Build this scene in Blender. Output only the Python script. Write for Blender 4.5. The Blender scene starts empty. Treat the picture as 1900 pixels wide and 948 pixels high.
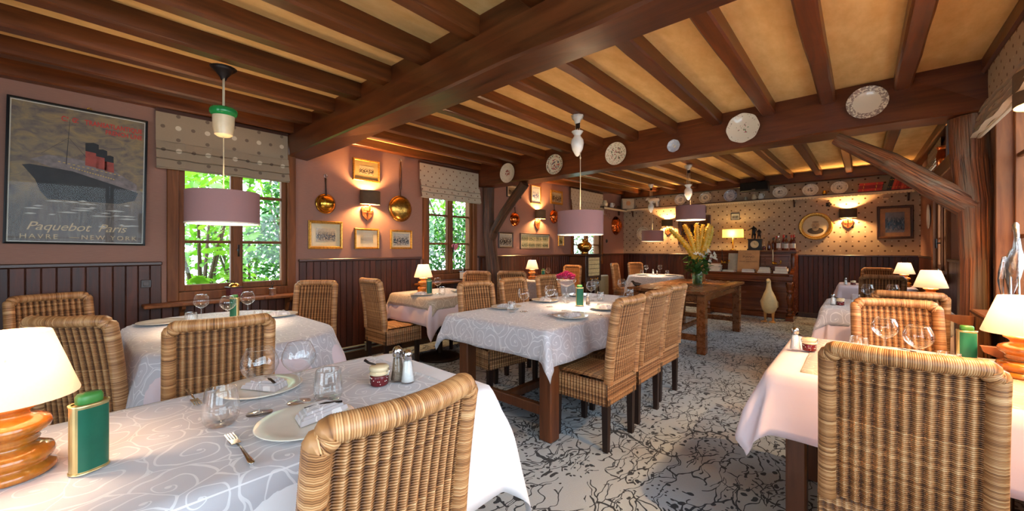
import bpy, math, random
from mathutils import Vector, Matrix

# ------------------------------------------------------------------ camera, world, exposure
SC = bpy.context.scene
COL = SC.collection
cam_data = bpy.data.cameras.new('camera')
cam = bpy.data.objects.new('camera', cam_data)
COL.objects.link(cam)
cam.location = (4.41, 0.0, 1.27)
cam.rotation_euler = (math.radians(90), 0, math.radians(41.75))
cam_data.sensor_width = 36.0
cam_data.lens = 36.0 * 727.0 / 1900.0
cam_data.shift_y = -12.0 / 1900.0
cam_data.clip_start = 0.05
SC.camera = cam
SC.view_settings.view_transform = 'Standard'
SC.view_settings.look = 'None'
SC.view_settings.gamma = 1.0
SC.view_settings.use_curve_mapping = False
SC.view_settings.exposure = 0.5
SC.cycles.use_denoising = True
SC.cycles.max_bounces = 10
SC.cycles.diffuse_bounces = 5
SC.cycles.glossy_bounces = 4
SC.cycles.transmission_bounces = 8
SC.cycles.transparent_max_bounces = 16
SC.cycles.caustics_reflective = False
SC.cycles.caustics_refractive = False
SC.cycles.sample_clamp_indirect = 6.0

world = bpy.data.worlds.new('sky')
SC.world = world
world.use_nodes = True
bg = world.node_tree.nodes['Background']
bg.inputs[0].default_value = (0.72, 0.86, 1.0, 1)
bg.inputs[1].default_value = 6.0

# lamp powers (watts) used by the lamp builders
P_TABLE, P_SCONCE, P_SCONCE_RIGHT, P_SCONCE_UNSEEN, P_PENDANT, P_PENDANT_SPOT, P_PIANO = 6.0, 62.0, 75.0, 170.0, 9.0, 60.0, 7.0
WARM = (1.0, 0.57, 0.23)
WARM2 = (1.0, 0.72, 0.45)

random.seed(7)
PI = math.pi
R = math.radians

# ------------------------------------------------------------------ mesh helper
class MB:
    def __init__(self):
        self.v = []; self.f = []; self.m = []; self.uv = {}; self.t = []; self.sm = []
    def add(self, verts, faces, mi=0, tint=0.5, uvs=None, smooth=False):
        o = len(self.v)
        self.v += [tuple(p) for p in verts]
        self.t += (tint if isinstance(tint, list) else [tint] * len(verts))
        if uvs is not None:
            for i, u in enumerate(uvs): self.uv[o + i] = u
        for f in faces:
            self.f.append(tuple(o + i for i in f)); self.m.append(mi); self.sm.append(smooth)
        return self
    def box(self, x0, y0, z0, x1, y1, z1, mi=0, bev=0.0, tint=0.5):
        if x1 < x0: x0, x1 = x1, x0
        if y1 < y0: y0, y1 = y1, y0
        if z1 < z0: z0, z1 = z1, z0
        b = min(bev, (x1-x0)*.45, (y1-y0)*.45, (z1-z0)*.45)
        if b <= 0:
            vs = [(x, y, z) for z in (z0, z1) for y in (y0, y1) for x in (x0, x1)]
            fs = [(0,2,3,1),(4,5,7,6),(0,1,5,4),(2,6,7,3),(0,4,6,2),(1,3,7,5)]
            return self.add(vs, fs, mi, tint)
        vs = []; idx = {}
        for sx in (0, 1):
            for sy in (0, 1):
                for sz in (0, 1):
                    X = (x0, x1)[sx]; Y = (y0, y1)[sy]; Z = (z0, z1)[sz]
                    ix = X + (b if sx == 0 else -b); iy = Y + (b if sy == 0 else -b); iz = Z + (b if sz == 0 else -b)
                    for a, p in enumerate(((X, iy, iz), (ix, Y, iz), (ix, iy, Z))):
                        idx[(sx, sy, sz, a)] = len(vs); vs.append(p)
        g = lambda sx, sy, sz, a: idx[(sx, sy, sz, a)]
        fs = []
        for s in (0, 1):
            q = [g(s,0,0,0), g(s,1,0,0), g(s,1,1,0), g(s,0,1,0)]; fs.append(tuple(q if s else q[::-1]))
            q = [g(0,s,0,1), g(0,s,1,1), g(1,s,1,1), g(1,s,0,1)]; fs.append(tuple(q if s else q[::-1]))
            q = [g(0,0,s,2), g(1,0,s,2), g(1,1,s,2), g(0,1,s,2)]; fs.append(tuple(q if s else q[::-1]))
        for a in (0, 1):
            for c in (0, 1):
                q = [g(a,c,0,0), g(a,c,1,0), g(a,c,1,1), g(a,c,0,1)]; fs.append(tuple(q if (a ^ c) == 0 else q[::-1]))
                q = [g(a,0,c,0), g(a,0,c,2), g(a,1,c,2), g(a,1,c,0)]; fs.append(tuple(q if (a ^ c) == 0 else q[::-1]))
                q = [g(0,a,c,1), g(1,a,c,1), g(1,a,c,2), g(0,a,c,2)]; fs.append(tuple(q if (a ^ c) == 0 else q[::-1]))
        for sx in (0, 1):
            for sy in (0, 1):
                for sz in (0, 1):
                    q = [g(sx,sy,sz,0), g(sx,sy,sz,1), g(sx,sy,sz,2)]
                    fs.append(tuple(q if (sx + sy + sz) % 2 else q[::-1]))
        return self.add(vs, fs, mi, tint)
    def tube(self, pts, rad, n=10, mi=0, cap=True, tint=0.5, flat=1.0, up=None):
        pts = [Vector(p) for p in pts]
        if not isinstance(rad, (list, tuple)): rad = [rad] * len(pts)
        vs = []; ts = []
        prev = None
        for i, p in enumerate(pts):
            d = (pts[min(i+1, len(pts)-1)] - pts[max(i-1, 0)])
            if d.length < 1e-9: d = Vector((0, 0, 1))
            d.normalize()
            if prev is None:
                a = Vector(up) if up else (Vector((0, 0, 1)) if abs(d.z) < .9 else Vector((1, 0, 0)))
                s = d.cross(a).normalized()
            else:
                s = (prev - d * prev.dot(d))
                if s.length < 1e-6: s = d.orthogonal()
                s.normalize()
            prev = s
            u = s.cross(d)
            for k in range(n):
                an = 2*PI*k/n
                vs.append(p + s*(math.cos(an)*rad[i]) + u*(math.sin(an)*rad[i]*flat))
                ts.append(tint[i] if isinstance(tint, list) else tint)
        fs = []
        for i in range(len(pts)-1):
            for k in range(n):
                fs.append((i*n+k, i*n+(k+1) % n, (i+1)*n+(k+1) % n, (i+1)*n+k))
        if cap:
            fs.append(tuple(range(n-1, -1, -1))); fs.append(tuple((len(pts)-1)*n+k for k in range(n)))
        return self.add(vs, [f[::-1] for f in fs], mi, ts, smooth=True)
    def lathe(self, prof, n=20, c=(0, 0, 0), mi=0, lobes=0, lobe_amp=0.0, M=None, tint=0.5, arc=None):
        vs = []; fs = []
        full = arc is None
        for (r, z) in prof:
            for k in range(n if full else n+1):
                a = 2*PI*k/n if full else arc[0] + (arc[1]-arc[0])*k/n
                rr = r * (1 + lobe_amp*math.cos(lobes*a)) if lobes else r
                p = Vector((rr*math.cos(a), rr*math.sin(a), z))
                if M is not None: p = M @ p
                vs.append((p[0]+c[0], p[1]+c[1], p[2]+c[2]))
        w = n if full else n+1
        for i in range(len(prof)-1):
            for k in range(n):
                fs.append((i*w+k, i*w+(k+1) % w, (i+1)*w+(k+1) % w, (i+1)*w+k))
        return self.add(vs, fs, mi, tint, smooth=True)
    def prism(self, poly, d0, d1, axis='z', mi=0, tint=0.5):
        n = len(poly); vs = []
        for d in (d0, d1):
            for (a, b) in poly:
                vs.append({'z': (a, b, d), 'y': (a, d, b), 'x': (d, a, b)}[axis])
        fs = [tuple(range(n-1, -1, -1)), tuple(n+k for k in range(n))]
        for k in range(n): fs.append((k, (k+1) % n, n+(k+1) % n, n+k))
        if axis == 'y': fs = [f[::-1] for f in fs]
        return self.add(vs, fs, mi, tint)
    def ball(self, c, rx, ry=None, rz=None, n=12, m=8, mi=0, tint=0.5):
        ry = rx if ry is None else ry; rz = rx if rz is None else rz
        vs = [(c[0], c[1], c[2]-rz)]; fs = []
        for i in range(1, m):
            ph = -PI/2 + PI*i/m
            for k in range(n):
                a = 2*PI*k/n
                vs.append((c[0]+rx*math.cos(ph)*math.cos(a), c[1]+ry*math.cos(ph)*math.sin(a), c[2]+rz*math.sin(ph)))
        vs.append((c[0], c[1], c[2]+rz)); L = len(vs)-1
        for k in range(n):
            fs.append((0, 1+(k+1) % n, 1+k)); fs.append((L, L-n+k, L-n+(k+1) % n))
        for i in range(m-2):
            for k in range(n):
                fs.append((1+i*n+k, 1+i*n+(k+1) % n, 1+(i+1)*n+(k+1) % n, 1+(i+1)*n+k))
        return self.add(vs, fs, mi, tint, smooth=True)
    def grid(self, rows, mi=0, uvs=None, tint=None, closed=False, smooth=True):
        nr = len(rows); nc = len(rows[0]); vs = [p for r in rows for p in r]; fs = []
        for i in range(nr-1):
            for k in range(nc if closed else nc-1):
                fs.append((i*nc+k, i*nc+(k+1) % nc, (i+1)*nc+(k+1) % nc, (i+1)*nc+k))
        return self.add(vs, fs, mi, tint if tint is not None else 0.5, uvs, smooth)
    def move(self, M):
        self.v = [tuple(M @ Vector(p)) for p in self.v]; return self
    def mesh(self, name, mats):
        me = bpy.data.meshes.new(name)
        me.from_pydata(self.v, [], self.f)
        if not isinstance(mats, (list, tuple)): mats = [mats]
        for m in mats: me.materials.append(m)
        me.polygons.foreach_set('material_index', self.m)
        me.polygons.foreach_set('use_smooth', self.sm)
        if any(abs(t-.5) > 1e-6 for t in self.t):
            a = me.attributes.new('tint', 'FLOAT', 'POINT'); a.data.foreach_set('value', self.t)
        if self.uv:
            l = me.uv_layers.new(name='UVMap')
            buf = []
            for lp in me.loops:
                u = self.uv.get(lp.vertex_index, (0, 0)); buf += [u[0], u[1]]
            l.data.foreach_set('uv', buf)
        me.update()
        return me
    def build(self, name, mats, parent=None, loc=None, rot=None, kind=None, label=None):
        return link(name, self.mesh(name, mats), parent, loc, rot, kind, label)

def link(name, me, parent=None, loc=None, rot=None, kind=None, label=None):
    o = bpy.data.objects.new(name, me); COL.objects.link(o)
    if parent is not None: o.parent = parent
    if loc is not None: o.location = loc
    if rot is not None: o.rotation_euler = rot
    if kind: o['kind'] = kind
    if label: o['label'] = label
    return o

def thing(name, label, cat, loc=(0, 0, 0), rz=0.0, group=None, rot=None):
    o = bpy.data.objects.new(name, None); COL.objects.link(o)
    o.empty_display_size = 0.05
    o.location = loc
    o.rotation_euler = rot if rot else (0, 0, R(rz))
    o['label'] = label; o['category'] = cat
    if group: o['group'] = group
    return o

def tag(o, label, cat, group=None, kind=None):
    o['label'] = label; o['category'] = cat
    if group: o['group'] = group
    if kind: o['kind'] = kind
    return o

def copy_tree(o, parent=None):
    c = o.copy(); COL.objects.link(c); c.parent = parent
    for ch in list(o.children): copy_tree(ch, c)
    return c

def dup(root, label, loc, rz=0.0, group=None):
    c = copy_tree(root)
    c.location = loc; c.rotation_euler = (0, 0, R(rz)); c['label'] = label
    if group: c['group'] = group
    return c

def spot(name, parent, loc, watts, color, angle, radius=.03):
    l = bpy.data.lights.new(name, 'SPOT'); l.energy = watts; l.color = color; l.shadow_soft_size = radius; l.spot_size = R(angle); l.spot_blend = .9
    o = bpy.data.objects.new(name, l); COL.objects.link(o); o.parent = parent; o.location = loc
    return o

def lamp(name, parent, loc, watts, color=WARM, radius=0.03):
    l = bpy.data.lights.new(name, 'POINT'); l.energy = watts; l.color = color; l.shadow_soft_size = radius
    o = bpy.data.objects.new(name, l); COL.objects.link(o); o.parent = parent; o.location = loc
    return o

def text_mesh(body, size, extrude=0.0005, shear=0.0, spacing=1.0, align='CENTER', bold=0.0):
    cu = bpy.data.curves.new('lettering', 'FONT')
    cu.body = body; cu.size = size; cu.extrude = extrude; cu.shear = shear; cu.offset = bold; cu.space_character = spacing
    cu.align_x = align; cu.align_y = 'CENTER'; cu.resolution_u = 3
    ob = bpy.data.objects.new('lettering_source', cu); COL.objects.link(ob)
    dg = bpy.context.evaluated_depsgraph_get(); dg.update()
    me = bpy.data.meshes.new_from_object(ob.evaluated_get(dg))
    bpy.data.objects.remove(ob); bpy.data.curves.remove(cu)
    return me

# ------------------------------------------------------------------ materials
def lin(c):
    c /= 255.0
    return c/12.92 if c <= 0.04045 else ((c+0.055)/1.055)**2.4
def rgb(r, g, b): return (lin(r), lin(g), lin(b), 1.0)

class NT:
    def __init__(self, name):
        self.mat = bpy.data.materials.new(name); self.mat.use_nodes = True
        self.t = self.mat.node_tree; self.n = self.t.nodes; self.p = self.n['Principled BSDF']; self.out = self.n['Material Output']
    def new(self, typ, ins=None, **kw):
        x = self.n.new('ShaderNode'+typ)
        for k, v in kw.items(): setattr(x, k, v)
        for k, v in (ins or {}).items(): self.set(x, k, v)
        return x
    def set(self, node, key, v):
        s = node.inputs[key]
        if hasattr(v, 'is_output') or isinstance(v, bpy.types.NodeSocket): self.t.links.new(v, s)
        else: s.default_value = v
    def P(self, **kw):
        names = dict(col='Base Color', rough='Roughness', metal='Metallic', normal='Normal', spec='Specular IOR Level', trans='Transmission Weight', ior='IOR', sheen='Sheen Weight', coat='Coat Weight', emi='Emission Color', emis='Emission Strength', alpha='Alpha', sss='Subsurface Weight', coatr='Coat Roughness')
        for k, v in kw.items(): self.set(self.p, names[k], v)
        return self
    def coord(self, kind='Object', scale=(1, 1, 1), rot=(0, 0, 0)):
        tc = self.new('TexCoord')
        mp = self.new('Mapping', {'Scale': scale, 'Rotation': rot})
        self.t.links.new(tc.outputs[kind], mp.inputs['Vector'])
        return mp.outputs['Vector']
    def noise(self, vec, scale=5.0, detail=4.0, rough=.5, dist=0.0):
        x = self.new('TexNoise', {'Scale': scale, 'Detail': detail, 'Roughness': rough, 'Distortion': dist})
        if vec is not None: self.t.links.new(vec, x.inputs['Vector'])
        return x.outputs['Fac']
    def ramp(self, fac, stops, interp='LINEAR'):
        x = self.new('ValToRGB'); x.color_ramp.interpolation = interp
        el = x.color_ramp.elements
        while len(el) < len(stops): el.new(0.5)
        for e, (p, c) in zip(el, stops): e.position = p; e.color = c
        self.t.links.new(fac, x.inputs['Fac'])
        return x.outputs['Color']
    def mix(self, fac, a, b, mode='MIX'):
        x = self.new('Mix', data_type='RGBA', blend_type=mode)
        self.set(x, 0, fac); self.set(x, 6, a); self.set(x, 7, b)
        return x.outputs[2]
    def math(self, op, a, b=None, c=None, clamp=False):
        x = self.new('Math', operation=op); x.use_clamp = clamp
        self.set(x, 0, a)
        if b is not None: self.set(x, 1, b)
        if c is not None: self.set(x, 2, c)
        return x.outputs[0]
    def vmath(self, op, a, b=None):
        x = self.new('VectorMath', operation=op)
        self.set(x, 0, a)
        if b is not None: self.set(x, 1, b)
        return x.outputs['Value'] if op in ('LENGTH', 'DISTANCE', 'DOT_PRODUCT') else x.outputs['Vector']
    def bump(self, h, strength=.3, dist=.01):
        x = self.new('Bump', {'Strength': strength, 'Distance': dist}); self.t.links.new(h, x.inputs['Height'])
        self.set(self.p, 'Normal', x.outputs['Normal']); return self
    def rnd(self):
        return self.new('ObjectInfo').outputs['Random']
    def surf(self, sock): self.t.links.new(sock, self.out.inputs['Surface']); return self

def plain(name, c, rough=.5, metal=0.0, var=0.12, scale=20.0, bump=0.0, spec=.5, coat=0.0):
    n = NT(name); v = n.coord()
    f = n.noise(v, scale)
    d = tuple(x*(1-var) for x in c[:3])+(1,); e = tuple(min(1, x*(1+var)) for x in c[:3])+(1,)
    n.P(col=n.ramp(f, [(.3, d), (.7, e)]), rough=rough, metal=metal, spec=spec, coat=coat)
    if bump: n.bump(f, bump, .004)
    return n.mat

def wood(name, dark, light, rough=.4, axis='y', scale=1.0, bump=.15, rnd=.25, spec=.5, coat=0.0):
    n = NT(name)
    s = {'x': (1.2, 14, 14), 'y': (14, 1.2, 14), 'z': (14, 14, 1.2)}[axis]
    tc = n.new('TexCoord'); r = n.rnd()
    off = n.new('CombineXYZ', {'X': n.math('MULTIPLY', r, 37.0), 'Y': n.math('MULTIPLY', r, 11.0), 'Z': n.math('MULTIPLY', r, 23.0)})
    v0 = n.vmath('ADD', tc.outputs['Object'], off.outputs[0])
    v = n.vmath('MULTIPLY', v0, tuple(q*scale for q in s))
    f = n.noise(v, 1.6, 6, .62, .6)
    g = n.noise(v0, 3.0, 3)
    col = n.ramp(f, [(.28, dark), (.72, light)])
    col = n.mix(n.math('MULTIPLY', g, .35), col, dark)
    hsv = n.new('HueSaturation', {'Color': col, 'Value': n.math('MULTIPLY_ADD', r, 2*rnd, 1-rnd)})
    n.P(col=hsv.outputs[0], rough=n.math('MULTIPLY_ADD', f, .2, rough-.1), spec=spec, coat=coat)
    n.bump(f, bump, .004)
    return n.mat

def dotted(name, base, dot_a, dot_b, plane='yz', pitch=.12, ra=.085, rb=.075, fabric=True, rough=.85):
    n = NT(name); tc = n.new('TexCoord'); sp = n.new('SeparateXYZ'); n.t.links.new(tc.outputs['Object'], sp.inputs[0])
    u, w = {'yz': ('Y', 'Z'), 'xz': ('X', 'Z')}[plane]
    cb = n.new('CombineXYZ', {'X': sp.outputs[u], 'Y': sp.outputs[w]})
    v = n.vmath('SCALE', cb.outputs[0]); n.n[-1].inputs['Scale'].default_value = 1/pitch
    def lattice(off, rad):
        q = n.vmath('FRACTION', n.vmath('ADD', v, off))
        d = n.vmath('LENGTH', n.vmath('SUBTRACT', q, (.5, .5, 0)))
        return n.math('LESS_THAN', d, rad)
    d1 = lattice((0, 0, 0), ra); d2 = lattice((.5, .5, 0), ra); d3 = lattice((.5, 0, 0), rb)
    weave = n.noise(n.coord('Object', (60, 60, 400)), 1.0, 2)
    col = n.mix(n.math('MULTIPLY', weave, .35), base, tuple(x*.6 for x in base[:3])+(1,))
    col = n.mix(d1, col, dot_a); col = n.mix(d2, col, dot_a); col = n.mix(d3, col, dot_b)
    n.P(col=col, rough=rough, spec=.2)
    if fabric: n.bump(weave, .25, .002)
    return n

def cloth_mat(name, c, rough=.75, sheen=.2):
    n = NT(name); v = n.coord('Object', (300, 300, 300))
    f = n.noise(v, 1.0, 2); g = n.noise(n.coord(), 6, 3)
    n.P(col=n.ramp(g, [(.3, tuple(x*.93 for x in c[:3])+(1,)), (.7, c)]), rough=rough, sheen=sheen, spec=.25)
    n.bump(f, .12, .001)
    return n.mat

def damask(name, base, fig, cell=.16):
    n = NT(name); tc = n.new('TexCoord')
    uv = n.vmath('SCALE', tc.outputs['UV']); n.n[-1].inputs['Scale'].default_value = 1/cell
    wob = n.new('TexNoise', {'Scale': 1.3, 'Detail': 1.0}); n.t.links.new(uv, wob.inputs['Vector'])
    uvw = n.vmath('ADD', uv, n.vmath('MULTIPLY', n.vmath('SUBTRACT', wob.outputs['Color'], (.5, .5, .5)), (.55, .55, 0)))
    vo = n.new('TexVoronoi', {'Scale': 1.0, 'Randomness': .75}, voronoi_dimensions='2D'); n.t.links.new(uvw, vo.inputs['Vector'])
    d = n.vmath('SUBTRACT', uvw, vo.outputs['Position'])
    sp = n.new('SeparateXYZ'); n.t.links.new(d, sp.inputs[0])
    ang = n.math('DIVIDE', n.math('ARCTAN2', sp.outputs[1], sp.outputs[0]), 2*PI)
    L = n.vmath('LENGTH', d)
    ph = n.math('FRACT', n.math('ADD', n.math('MULTIPLY', L, 3.4), n.math('ADD', ang, vo.outputs['Color'] if False else 0.0)))
    tri = n.math('ABSOLUTE', n.math('SUBTRACT', ph, .5))
    line = n.math('LESS_THAN', tri, n.math('MULTIPLY_ADD', L, .09, .03))
    blob = n.math('LESS_THAN', L, .05)
    e2 = n.new('TexVoronoi', {'Scale': 1.0, 'Randomness': .75}, voronoi_dimensions='2D', feature='DISTANCE_TO_EDGE'); n.t.links.new(uvw, e2.inputs['Vector'])
    edge = n.math('LESS_THAN', e2.outputs['Distance'], .014)
    m = n.math('MAXIMUM', n.math('MAXIMUM', line, blob), edge)
    weave = n.noise(n.coord('Object', (300, 300, 300)), 1.0, 2)
    n.P(col=n.mix(m, base, fig), rough=n.math('MULTIPLY_ADD', m, -.18, .55), spec=.45, sheen=.3)
    n.bump(weave, .1, .001)
    return n.mat

def thin_glass(name, tint=(1, 1, 1, 1), refl=1.0, rough=0.0, edge=True):
    n = NT(name)
    tr = n.new('BsdfTransparent', {'Color': tint}); gl = n.new('BsdfGlossy', {'Color': (1, 1, 1, 1), 'Roughness': rough})
    lw = n.new('LayerWeight', {'Blend': .35})
    f = n.math('MULTIPLY_ADD', n.math('POWER', lw.outputs['Facing'], 1.8), .85*refl, .05*refl)
    if edge: n.set(tr, 'Color', n.mix(n.math('POWER', lw.outputs['Facing'], 5.0), tint, tuple(x*.6 for x in tint[:3])+(1,)))
    mx = n.new('MixShader', {0: f, 1: tr.outputs[0], 2: gl.outputs[0]})
    n.surf(mx.outputs[0]); return n.mat

def shade_mat(name, c, trans=.6, rough=.8):
    n = NT(name)
    f = n.noise(n.coord('Object', (220, 220, 220)), 1.0, 2)
    col = n.mix(n.math('MULTIPLY', f, .15), c, (0.1, 0.08, 0.06, 1))
    di = n.new('BsdfDiffuse', {'Color': col}); tl = n.new('BsdfTranslucent', {'Color': col})
    mx = n.new('MixShader', {0: trans, 1: di.outputs[0], 2: tl.outputs[0]})
    n.surf(mx.outputs[0]); return n.mat

def emitter(name, c, s):
    n = NT(name)
    e = n.new('Emission', {'Color': c, 'Strength': s}); tr = n.new('BsdfTransparent')
    a = n.new('AddShader', {0: e.outputs[0], 1: tr.outputs[0]}); n.surf(a.outputs[0]); return n.mat

def leaf_mat(name, a, b, trans=.45):
    n = NT(name); v = n.coord()
    at = n.new('Attribute', attribute_name='tint')
    col = n.ramp(at.outputs['Fac'], [(.0, a), (1.0, b)])
    di = n.new('BsdfDiffuse', {'Color': col}); tl = n.new('BsdfTranslucent', {'Color': col}); gl = n.new('BsdfGlossy', {'Color': (1, 1, 1, 1), 'Roughness': .4})
    m1 = n.new('MixShader', {0: trans, 1: di.outputs[0], 2: tl.outputs[0]})
    m2 = n.new('MixShader', {0: .06, 1: m1.outputs[0], 2: gl.outputs[0]})
    n.surf(m2.outputs[0]); return n.mat

def photo_mat(name, seed, lo, hi, crowd=.55, scale=9.0):
    """flat printed photograph: pale sky, a dark band of figures, mottled foreground (UV 0..1)"""
    n = NT(name); tc = n.new('TexCoord'); sp = n.new('SeparateXYZ'); n.t.links.new(tc.outputs['UV'], sp.inputs[0])
    v = n.vmath('ADD', tc.outputs['UV'], (seed*3.1, seed*1.7, 0))
    vo = n.new('TexVoronoi', {'Scale': scale*1.6}); n.t.links.new(n.vmath('MULTIPLY', v, (1.6, .8, 1)), vo.inputs['Vector'])
    nz = n.noise(v, scale, 5, .7)
    band = n.math('SUBTRACT', 1.0, n.math('MULTIPLY', n.math('ABSOLUTE', n.math('SUBTRACT', sp.outputs[1], n.math('MULTIPLY_ADD', nz, .35, .22))), 2.2), clamp=True)
    figs = n.math('MULTIPLY', band, n.math('MULTIPLY_ADD', vo.outputs['Distance'], -1.6, 1.35))
    base = n.math('MULTIPLY_ADD', nz, .55, .2)
    val = n.math('SUBTRACT', base, n.math('MULTIPLY', figs, crowd*1.5), clamp=True)
    n.P(col=n.ramp(val, [(.05, lo), (.75, hi)]), rough=.25, spec=.5)
    return n.mat

def plate_mat(name, base, ring, center, rr=.10, seed=0.0, ring_in=.66, ring_out=.95, c_out=.42, rim=None, thr=.5, sc=60):
    n = NT(name); tc = n.new('TexCoord'); sp = n.new('SeparateXYZ'); n.t.links.new(tc.outputs['Object'], sp.inputs[0])
    cb = n.new('CombineXYZ', {'X': sp.outputs[0], 'Y': sp.outputs[1]})
    q = n.math('DIVIDE', n.vmath('LENGTH', cb.outputs[0]), rr)
    v = n.vmath('ADD', tc.outputs['Object'], (seed, seed*.7, 0))
    f = n.noise(v, sc, 2, .5)
    k = n.math('GREATER_THAN', f, thr)
    ringm = n.math('MULTIPLY', n.math('GREATER_THAN', q, ring_in), n.math('LESS_THAN', q, ring_out))
    cm = n.math('LESS_THAN', q, c_out)
    f2 = n.noise(v, sc*.7, 2); pick = n.math('GREATER_THAN', f2, .5)
    ringc = n.mix(pick, ring[0], ring[1]); cc = n.mix(pick, center[0], center[1])
    col = n.mix(n.math('MULTIPLY', n.math('MULTIPLY', ringm, k), .8), base, ringc)
    col = n.mix(n.math('MULTIPLY', n.math('MULTIPLY', cm, k), .95), col, cc)
    if rim is not None: col = n.mix(n.math('GREATER_THAN', q, .965), col, rim)
    n.P(col=col, rough=.18, spec=.5, coat=.3)
    return n.mat

WHITE = rgb(235, 232, 224)
mats = {}
def build_materials():
    m = mats
    n = NT('mauve wallpaper'); v = n.coord('Object', (30, 18, 380)); f = n.noise(v, 1.0, 3); g = n.noise(n.coord(), 1.2, 3)
    col = n.mix(n.math('MULTIPLY', f, .55), rgb(164, 122, 104), rgb(114, 82, 72)); col = n.mix(n.math('MULTIPLY', g, .2), col, rgb(112, 80, 72))
    n.P(col=col, rough=.8, spec=.2).bump(f, .2, .002); m['mauve'] = n.mat
    m['dots'] = dotted('dotted wallpaper', rgb(190, 164, 134), rgb(88, 60, 40), rgb(222, 206, 178), 'xz', .165, .085, .05).mat
    n = NT('ochre plaster'); f = n.noise(n.coord('Object', (4, 1.5, 1)), 3, 8, .65); g = n.noise(n.coord(), 30, 4)
    n.P(col=n.ramp(f, [(.25, rgb(216, 170, 102)), (.75, rgb(242, 204, 140))]), rough=.8, spec=.2).bump(g, .25, .006); m['plaster'] = n.mat
    m['beam'] = wood('stained beam wood', rgb(58, 26, 10), rgb(112, 58, 24), .34, 'x', .8, .2, .15)
    m['joist'] = wood('stained joist wood', rgb(62, 29, 11), rgb(122, 66, 28), .36, 'y', .8, .2, .25)
    m['plank'] = wood('dark wainscot boards', rgb(48, 21, 12), rgb(98, 48, 28), .42, 'z', .9, .3, .3, spec=.35)
    m['cap'] = wood('dark moulding', rgb(44, 22, 14), rgb(80, 44, 26), .35, 'y', .9, .15, .1)
    m['window_wood'] = wood('window frame wood', rgb(84, 44, 20), rgb(146, 88, 46), .55, 'z', .9, .15, .12, spec=.25)
    def bark_wood(name, a, b, c, seed):
        n = NT(name); tc = n.new('TexCoord')
        v = n.vmath('ADD', n.vmath('MULTIPLY', tc.outputs['UV'], (34, 2.2, 1)), (seed, seed, 0))
        f = n.noise(v, 1.0, 6, .65, .8); g = n.noise(n.vmath('MULTIPLY', tc.outputs['UV'], (7, 2.4, 1)), 1.0, 4)
        cr = n.noise(n.vmath('MULTIPLY', tc.outputs['UV'], (60, 1.6, 1)), 1.0, 3, .5, .4)
        col = n.ramp(f, [(.32, a), (.66, b)]); col = n.mix(n.ramp(g, [(.45, (0, 0, 0, 1)), (.62, (1, 1, 1, 1))]), col, n.mix(f, a, c))
        crk = n.ramp(cr, [(.30, (1, 1, 1, 1)), (.40, (0, 0, 0, 1))])
        n.P(col=n.mix(crk, col, tuple(x*.35 for x in a[:3])+(1,)), rough=.5, spec=.4)
        n.bump(n.math('MULTIPLY_ADD', crk, -.6, f), .9, .012); return n.mat
    m['log'] = bark_wood('rough log post', rgb(34, 19, 11), rgb(116, 70, 40), rgb(104, 74, 52), 1)
    m['log2'] = bark_wood('weathered tree trunk post', rgb(74, 38, 16), rgb(168, 100, 54), rgb(150, 128, 100), 5)
    m['table'] = wood('oak table wood', rgb(86, 44, 18), rgb(150, 90, 44), .28, 'y', .8, .12, .1)
    m['table_dark'] = wood('dark table leg wood', rgb(66, 34, 18), rgb(124, 72, 40), .38, 'z', .8, .15, .1)
    m['piano'] = wood('piano walnut', rgb(70, 31, 14), rgb(138, 74, 34), .25, 'x', .7, .08, .05, coat=.3)
    m['dark_wood'] = wood('dark cabinet wood', rgb(30, 18, 12), rgb(64, 38, 24), .3, 'z', .8, .1, .05)
    m['leg'] = wood('black brown chair leg', rgb(24, 12, 9), rgb(52, 28, 20), .4, 'z', 1, .1, .1)
    n = NT('woven rattan'); at = n.new('Attribute', attribute_name='tint'); g = n.noise(n.coord('Object', (14, 14, 14)), 1.0, 3)
    col = n.ramp(n.math('MULTIPLY_ADD', g, .2, n.math('MULTIPLY_ADD', at.outputs['Fac'], .95, -.08)), [(.1, rgb(88, 52, 28)), (.5, rgb(172, 118, 70)), (.95, rgb(220, 178, 128))])
    hsv = n.new('HueSaturation', {'Color': col, 'Value': n.math('MULTIPLY_ADD', n.rnd(), .12, .94)})
    n.P(col=hsv.outputs[0], rough=.42, spec=.45); m['wicker'] = n.mat
    m['pink_cloth'] = cloth_mat('pale pink cotton', rgb(226, 206, 210))
    m['white_cloth'] = cloth_mat('white cotton', rgb(236, 232, 234))
    m['damask'] = damask('grey scroll damask', rgb(188, 184, 189), rgb(220, 217, 219), .13)
    m['damask_beige_lit'] = damask('beige lamplit scroll damask', rgb(176, 158, 138), rgb(204, 188, 166), .13)  # damask copy, warm lamplight on the pedestal overlay put into the beige
    m['napkin'] = damask('grey napkin damask', rgb(182, 176, 178), rgb(218, 214, 214), .1)
    m['pane'] = thin_glass('window glass', (.96, .98, .97, 1), .5, edge=False)
    m['glass'] = thin_glass('clear drinking glass', (.97, .98, .985, 1), 1.0)
    m['glass_tint'] = thin_glass('tinted bottle glass', (.55, .30, .12, 1), 1.0)
    m['glass_green'] = thin_glass('vase glass', (.78, .92, .80, 1), 1.0)
    m['glass_red'] = thin_glass('red liqueur glass', (.5, .10, .06, 1), 1.0)
    m['picture_glass'] = thin_glass('picture glass', (.98, .98, .98, 1), .14, edge=False)
    m['porcelain'] = plain('white porcelain', rgb(236, 232, 222), .15, 0, .03, coat=.3)
    m['china'] = plain('cream dinner plate china', rgb(226, 220, 206), .2, 0, .03, coat=.3)
    m['brass'] = plain('polished brass', rgb(214, 160, 62), .18, 1.0, .15, 30)
    m['old_brass'] = plain('aged hammered brass', rgb(206, 156, 74), .24, 1.0, .35, 40, .4)
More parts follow.
